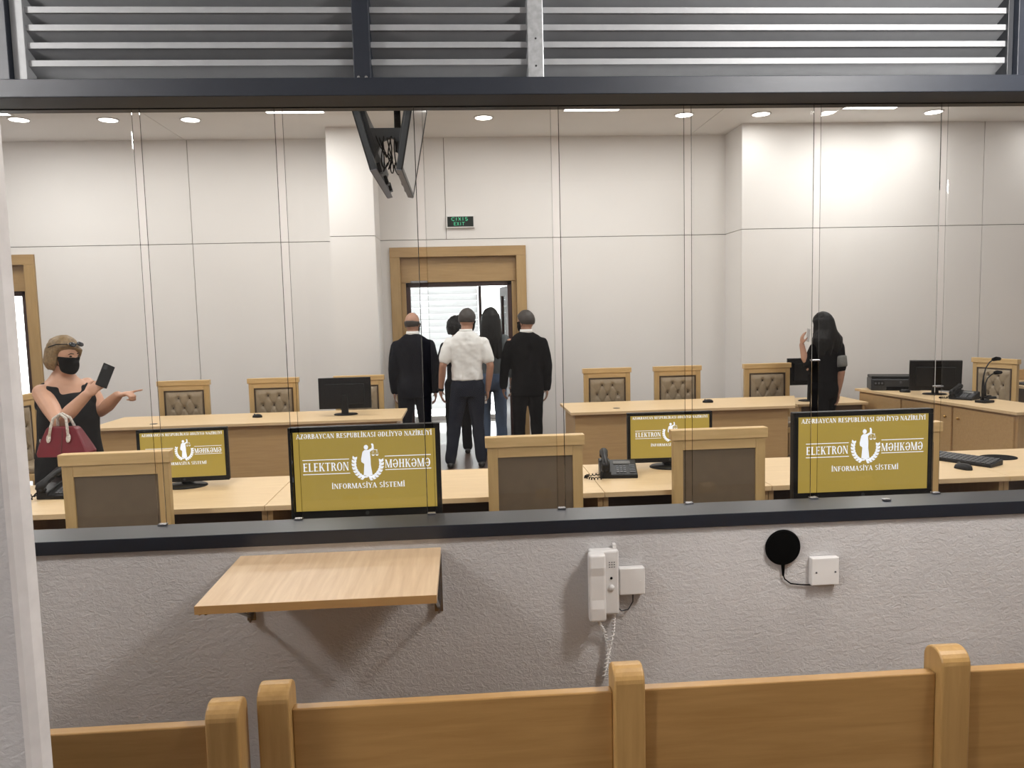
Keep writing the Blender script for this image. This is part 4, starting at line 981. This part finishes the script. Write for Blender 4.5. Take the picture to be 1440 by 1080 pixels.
LEGS = [((-0.10, 0.015, 0.50), (-0.105, -0.01, 0.085)), ((0.10, 0.015, 0.50), (0.105, -0.01, 0.085))]
DOWN = lambda s: dict(elbow=(s*0.238, -0.03, 1.13), wrist=(s*0.238, 0.045, 0.87))
suit = lambda m, hem: [('jacket', m, hem), ('trousers', m, 1.04), ('collar', 'shirt_white', 1.545), ('shoe', 'shoe_black', 0)]
person('balding man in a dark navy suit seen from behind in the doorway', (-0.555, 6.60, 0), -0.05, 1.775, (DOWN(-1), DOWN(1)),
       [((-0.12, 0.015, 0.50), (-0.15, -0.01, 0.085)), ((0.11, 0.015, 0.50), (0.14, -0.01, 0.085))], (-0.25, -0.05), suit('suit_navy', 0.80), 'skin_tan', ('balding', 'hair_grey'), mask='mask_black')
pw = person('man in a white polo shirt and dark trousers seen from behind', (0.055, 6.40, 0), 0.0, 1.80,
       (dict(elbow=(-0.268, -0.045, 1.15), wrist=(-0.298, 0.03, 0.89)), dict(elbow=(0.262, -0.04, 1.14), wrist=(0.226, 0.02, 0.86), curl=(0.75, 0.8, 0.8, 0.85))),
       [((-0.15, 0.03, 0.50), (-0.215, -0.03, 0.085)), ((0.10, 0.03, 0.50), (0.135, -0.02, 0.085))], (-0.55, -0.22, 0.02, 0.045),
       [('polo', 'shirt_white', 0.985), ('trousers', 'trouser_blue', 1.03), ('collar', 'shirt_white', 1.535), ('shoe', 'shoe_black', 0)], 'skin_tan', ('short', 'hair_grey'), mask='mask_black')
wrl = pw[4][0][2]; dl = (wrl-pw[4][0][1]).normalized()
obj('wristwatch', B().tube([wrl-dl*0.012, wrl+dl*0.018], 0.034, 14), 'black_plastic', pw[0])
person('grey-haired man in a black suit seen from behind, head turned sideways', (0.745, 6.50, 0), 0.06, 1.765,
       (dict(elbow=(-0.250, 0.04, 1.14), wrist=(-0.262, 0.15, 0.90)), DOWN(1)), LEGS, (0.75, -0.08), suit('suit_black', 0.79), 'skin_tan', ('short', 'hair_grey'), mask='mask_black')
person('woman with long dark hair and a grey top, walking ahead through the doorway', (0.36, 7.06, 0), -0.1, 1.80, (DOWN(-1), DOWN(1)), LEGS, (0.1, 0.0),
       [('top', 'grey_top', 0.94), ('trousers', 'jeans', 1.02), ('shoe', 'shoe_black', 0)], 'skin', ('long', 'hair_black', 0.42), bulk=0.9, shoulder=0.16)
person('person with curly dark hair mostly hidden by the man in the white polo shirt', (-0.06, 7.30, 0), 0.0, 1.69, (DOWN(-1), DOWN(1)), LEGS, (0.0, 0.0),
       [('tee', 'suit_black', 0.95), ('trousers', 'suit_black', 1.02), ('shoe', 'shoe_black', 0)], 'skin', ('curly', 'hair_black'), bulk=0.85, shoulder=0.155)
# woman with the red bag, phone in one hand, pointing with the other
ywm = math.atan2(-0.62, 0.78)-PI/2
tip = Vector((-2.154, 2.87, 1.282))
w1p, hc1, Mh1, k1, A1 = person('masked woman in a sleeveless black dress pointing and holding up a phone', (-2.615, 2.92, 0), ywm, 1.64,
       (dict(world=True, shoulder=(-2.53, 3.04, 1.315), elbow=(-2.42, 2.99, 1.145), wrist=(-2.272, 2.90, 1.252), hdir=(0.93, -0.15, 0.20), hn=(0.1, 0.2, -1), hs=(0.1, 0.95, 0.15), curl=(0.04, 1.15, 1.2, 1.25), r=1.2),
        dict(world=True, shoulder=(-2.70, 2.80, 1.295), elbow=(-2.50, 2.60, 1.125), wrist=(-2.325, 2.60, 1.290), hdir=(0.72, 0.05, 0.62), hn=(0.55, 0.45, -0.45), hs=(-0.45, 0.25, 0.80), curl=(0.62, 0.66, 0.7, 0.72), r=1.18)),
       LEGS, (0.34, -0.18, 0.0, 0.03), [('dress', 'dress_black', 0), ('shoe', 'shoe_black', 0)], 'skin', ('bob', 'hair_brown'), voxel=0.006, bulk=1.14, mask='mask_black', eyes=True, shoulder=0.165)
# sunglasses pushed up in her hair, necklace, ring
def hp(x, y, z): return hc1+Mh1 @ (Vector((x, y, z))*k1)
sg = bpy.data.objects.new('sunglasses', None); COL.objects.link(sg); sg.parent = w1p
for s in (-1, 1):
    obj('lens', B().ell(hp(s*0.034, 0.098, 0.098), (0.029*k1, 0.007, 0.021*k1), Mh1 @ RX(0.75), 16, 10), 'lens_dark', sg, smooth=True)
    obj('temple', B().tube([hp(s*0.066, 0.088, 0.10), hp(s*0.106, 0.03, 0.09), hp(s*0.112, -0.03, 0.06)], 0.004, 6), 'black_plastic', sg, smooth=True)
obj('bridge', B().tube([hp(-0.012, 0.108, 0.10), hp(0.012, 0.108, 0.10)], 0.004, 6), 'black_plastic', sg)
for q in range(25):
    a = PI*(q/24); p = Vector((0.082*math.cos(a), 0.028+0.085*math.sin(a), 1.485-0.115*math.sin(a)))*k1
    if q == 0: nb = B()
    nb.ell(p, (0.0062, 0.0062, 0.0062), None, 8, 6)
obj('necklace', nb, 'pearl', w1p, smooth=True)
# phone in her raised hand
mp = thing('mobile_phone', 'black mobile phone held up by the woman in the black dress', 'phone', (-2.212, 2.612, 1.405))
mp.rotation_euler = (math.radians(-12), math.radians(28), math.radians(42))
obj('body', B().box(-0.036, 0.036, -0.004, 0.004, -0.075, 0.075), 'black_plastic', mp, 0.004); obj('screen', B().box(-0.033, 0.033, 0.004, 0.0046, -0.071, 0.071), 'screen_off', mp)
obj('camera_bump', B().box(-0.028, -0.008, -0.006, -0.004, 0.035, 0.065), 'dark_plastic', mp, 0.001)
# red handbag hanging from her forearm
bg = thing('handbag', 'dark red leather handbag with pale braided handles hanging from the woman\'s arm', 'bag', (-2.425, 2.515, 0.925), -0.1)
prof = [(-0.155, 0.0), (-0.163, 0.02), (-0.150, 0.07), (-0.108, 0.165), (-0.095, 0.178), (0.070, 0.178), (0.085, 0.165), (0.145, 0.055), (0.158, 0.025), (0.15, 0.0)]
bb = B(); R = []
for y, s in ((-0.062, 0.93), (-0.055, 0.98), (-0.03, 1.0), (0.03, 1.0), (0.055, 0.98), (0.062, 0.93)):
    R.append([Vector((x*s, y*(1.0-0.55*z/0.178), 0.005+z*(0.96+0.04*s))) for x, z in prof])
bb.rings(R); obj('body', bb, 'bag_red', bg, 0.004, seg=3)
obj('seam', B().tube([(0.0, -0.0625, 0.01), (0.0, -0.046, 0.09), (0.0, -0.031, 0.17)], 0.002, 6), 'leather_dark', bg)
for y in (-0.034, 0.034):
    hd = [Vector((-0.075, y*1.35, 0.13)), Vector((-0.068, y, 0.19)), Vector((-0.058, y*0.6, 0.235)), Vector((-0.02, y*0.3, 0.262)), Vector((0.02, y*0.6, 0.235)), Vector((0.032, y, 0.19)), Vector((0.042, y*1.35, 0.13))]
    h_ = obj('handle', B().tube(hd, 0.0085, 8), 'bag_strap', bg, smooth=True)
    for x in (-0.077, 0.045): obj('handle_tab', B().ell((x, y*1.5, 0.118), (0.015, 0.006, 0.027), RX(-0.25 if y < 0 else 0.25), 12, 8), 'bag_strap', h_, smooth=True)
obj('zip_pull', B().ell((-0.15, -0.02, 0.10), (0.006, 0.006, 0.012), None, 8, 6), 'steel', bg)
# woman on the phone beside the clerk desk
yw2 = math.atan2(0.80, -0.60)-PI/2
w2, hc2, Mh2, k2, A2 = person('woman with long black hair in dark clothes holding a phone to her ear', (3.875, 5.68, 0), yw2, 1.655,
       (dict(world=True, shoulder=(3.74, 5.60, 1.30), elbow=(3.635, 5.58, 1.085), wrist=(3.598, 5.62, 1.33), hdir=(0.06, 0.05, 1), hn=(0.9, 0.1, 0), hs=(0, -1, 0.1), curl=(0.55, 0.6, 0.6, 0.65)),
        dict(world=True, shoulder=(4.02, 5.66, 1.30), elbow=(4.035, 5.62, 1.03), wrist=(4.02, 5.66, 0.80), hdir=(0, 0.1, -1), hn=(-1, 0, 0), hs=(0, 1, 0))),
       LEGS, (-0.25, -0.08), [('tee', 'suit_black', 0.86), ('trousers', 'suit_black', 1.0), ('shoe', 'shoe_black', 0)], 'skin_tan', ('long', 'hair_black', 0.29, 2.1), bulk=1.12, shoulder=0.175)
sh2, el2, _ = A2[1]; dd = (el2-sh2)
obj('armband', B().tube([sh2+dd*0.38, sh2+dd*0.42, sh2+dd*0.78, sh2+dd*0.82], [0.062, 0.070, 0.068, 0.060], 18), 'armband_grey', w2, smooth=True)
mp2 = thing('mobile_phone', 'mobile phone held to the ear of the long-haired woman', 'phone', (3.655, 5.60, 1.43)); mp2.rotation_euler = (0, math.radians(12), math.radians(35))
obj('body', B().box(-0.035, 0.035, -0.004, 0.004, -0.07, 0.07), 'white_plastic', mp2, 0.004); obj('screen', B().box(-0.032, 0.032, 0.004, 0.0046, -0.066, 0.066), 'screen_off', mp2)
# small bottle in the hand of the man in the polo shirt
wr_, el_ = pw[4][1][2], pw[4][1][1]
bo = thing('small_bottle', 'small white capped bottle in the hand of the man in white polo', 'bottle', pw[0].location+wr_+Vector((-0.03, 0.005, -0.15)))
obj('bottle_body', B().lathe([(0.001, 0), (0.017, 0), (0.019, 0.006), (0.019, 0.05), (0.012, 0.06), (0.011, 0.066)], n=16), 'white_plastic', bo, smooth=True)
obj('cap', B().lathe([(0.012, 0.066), (0.012, 0.082), (0.001, 0.084)], n=16), 'white_plastic', bo, smooth=True)

bpy.data.scenes.remove(SCR)
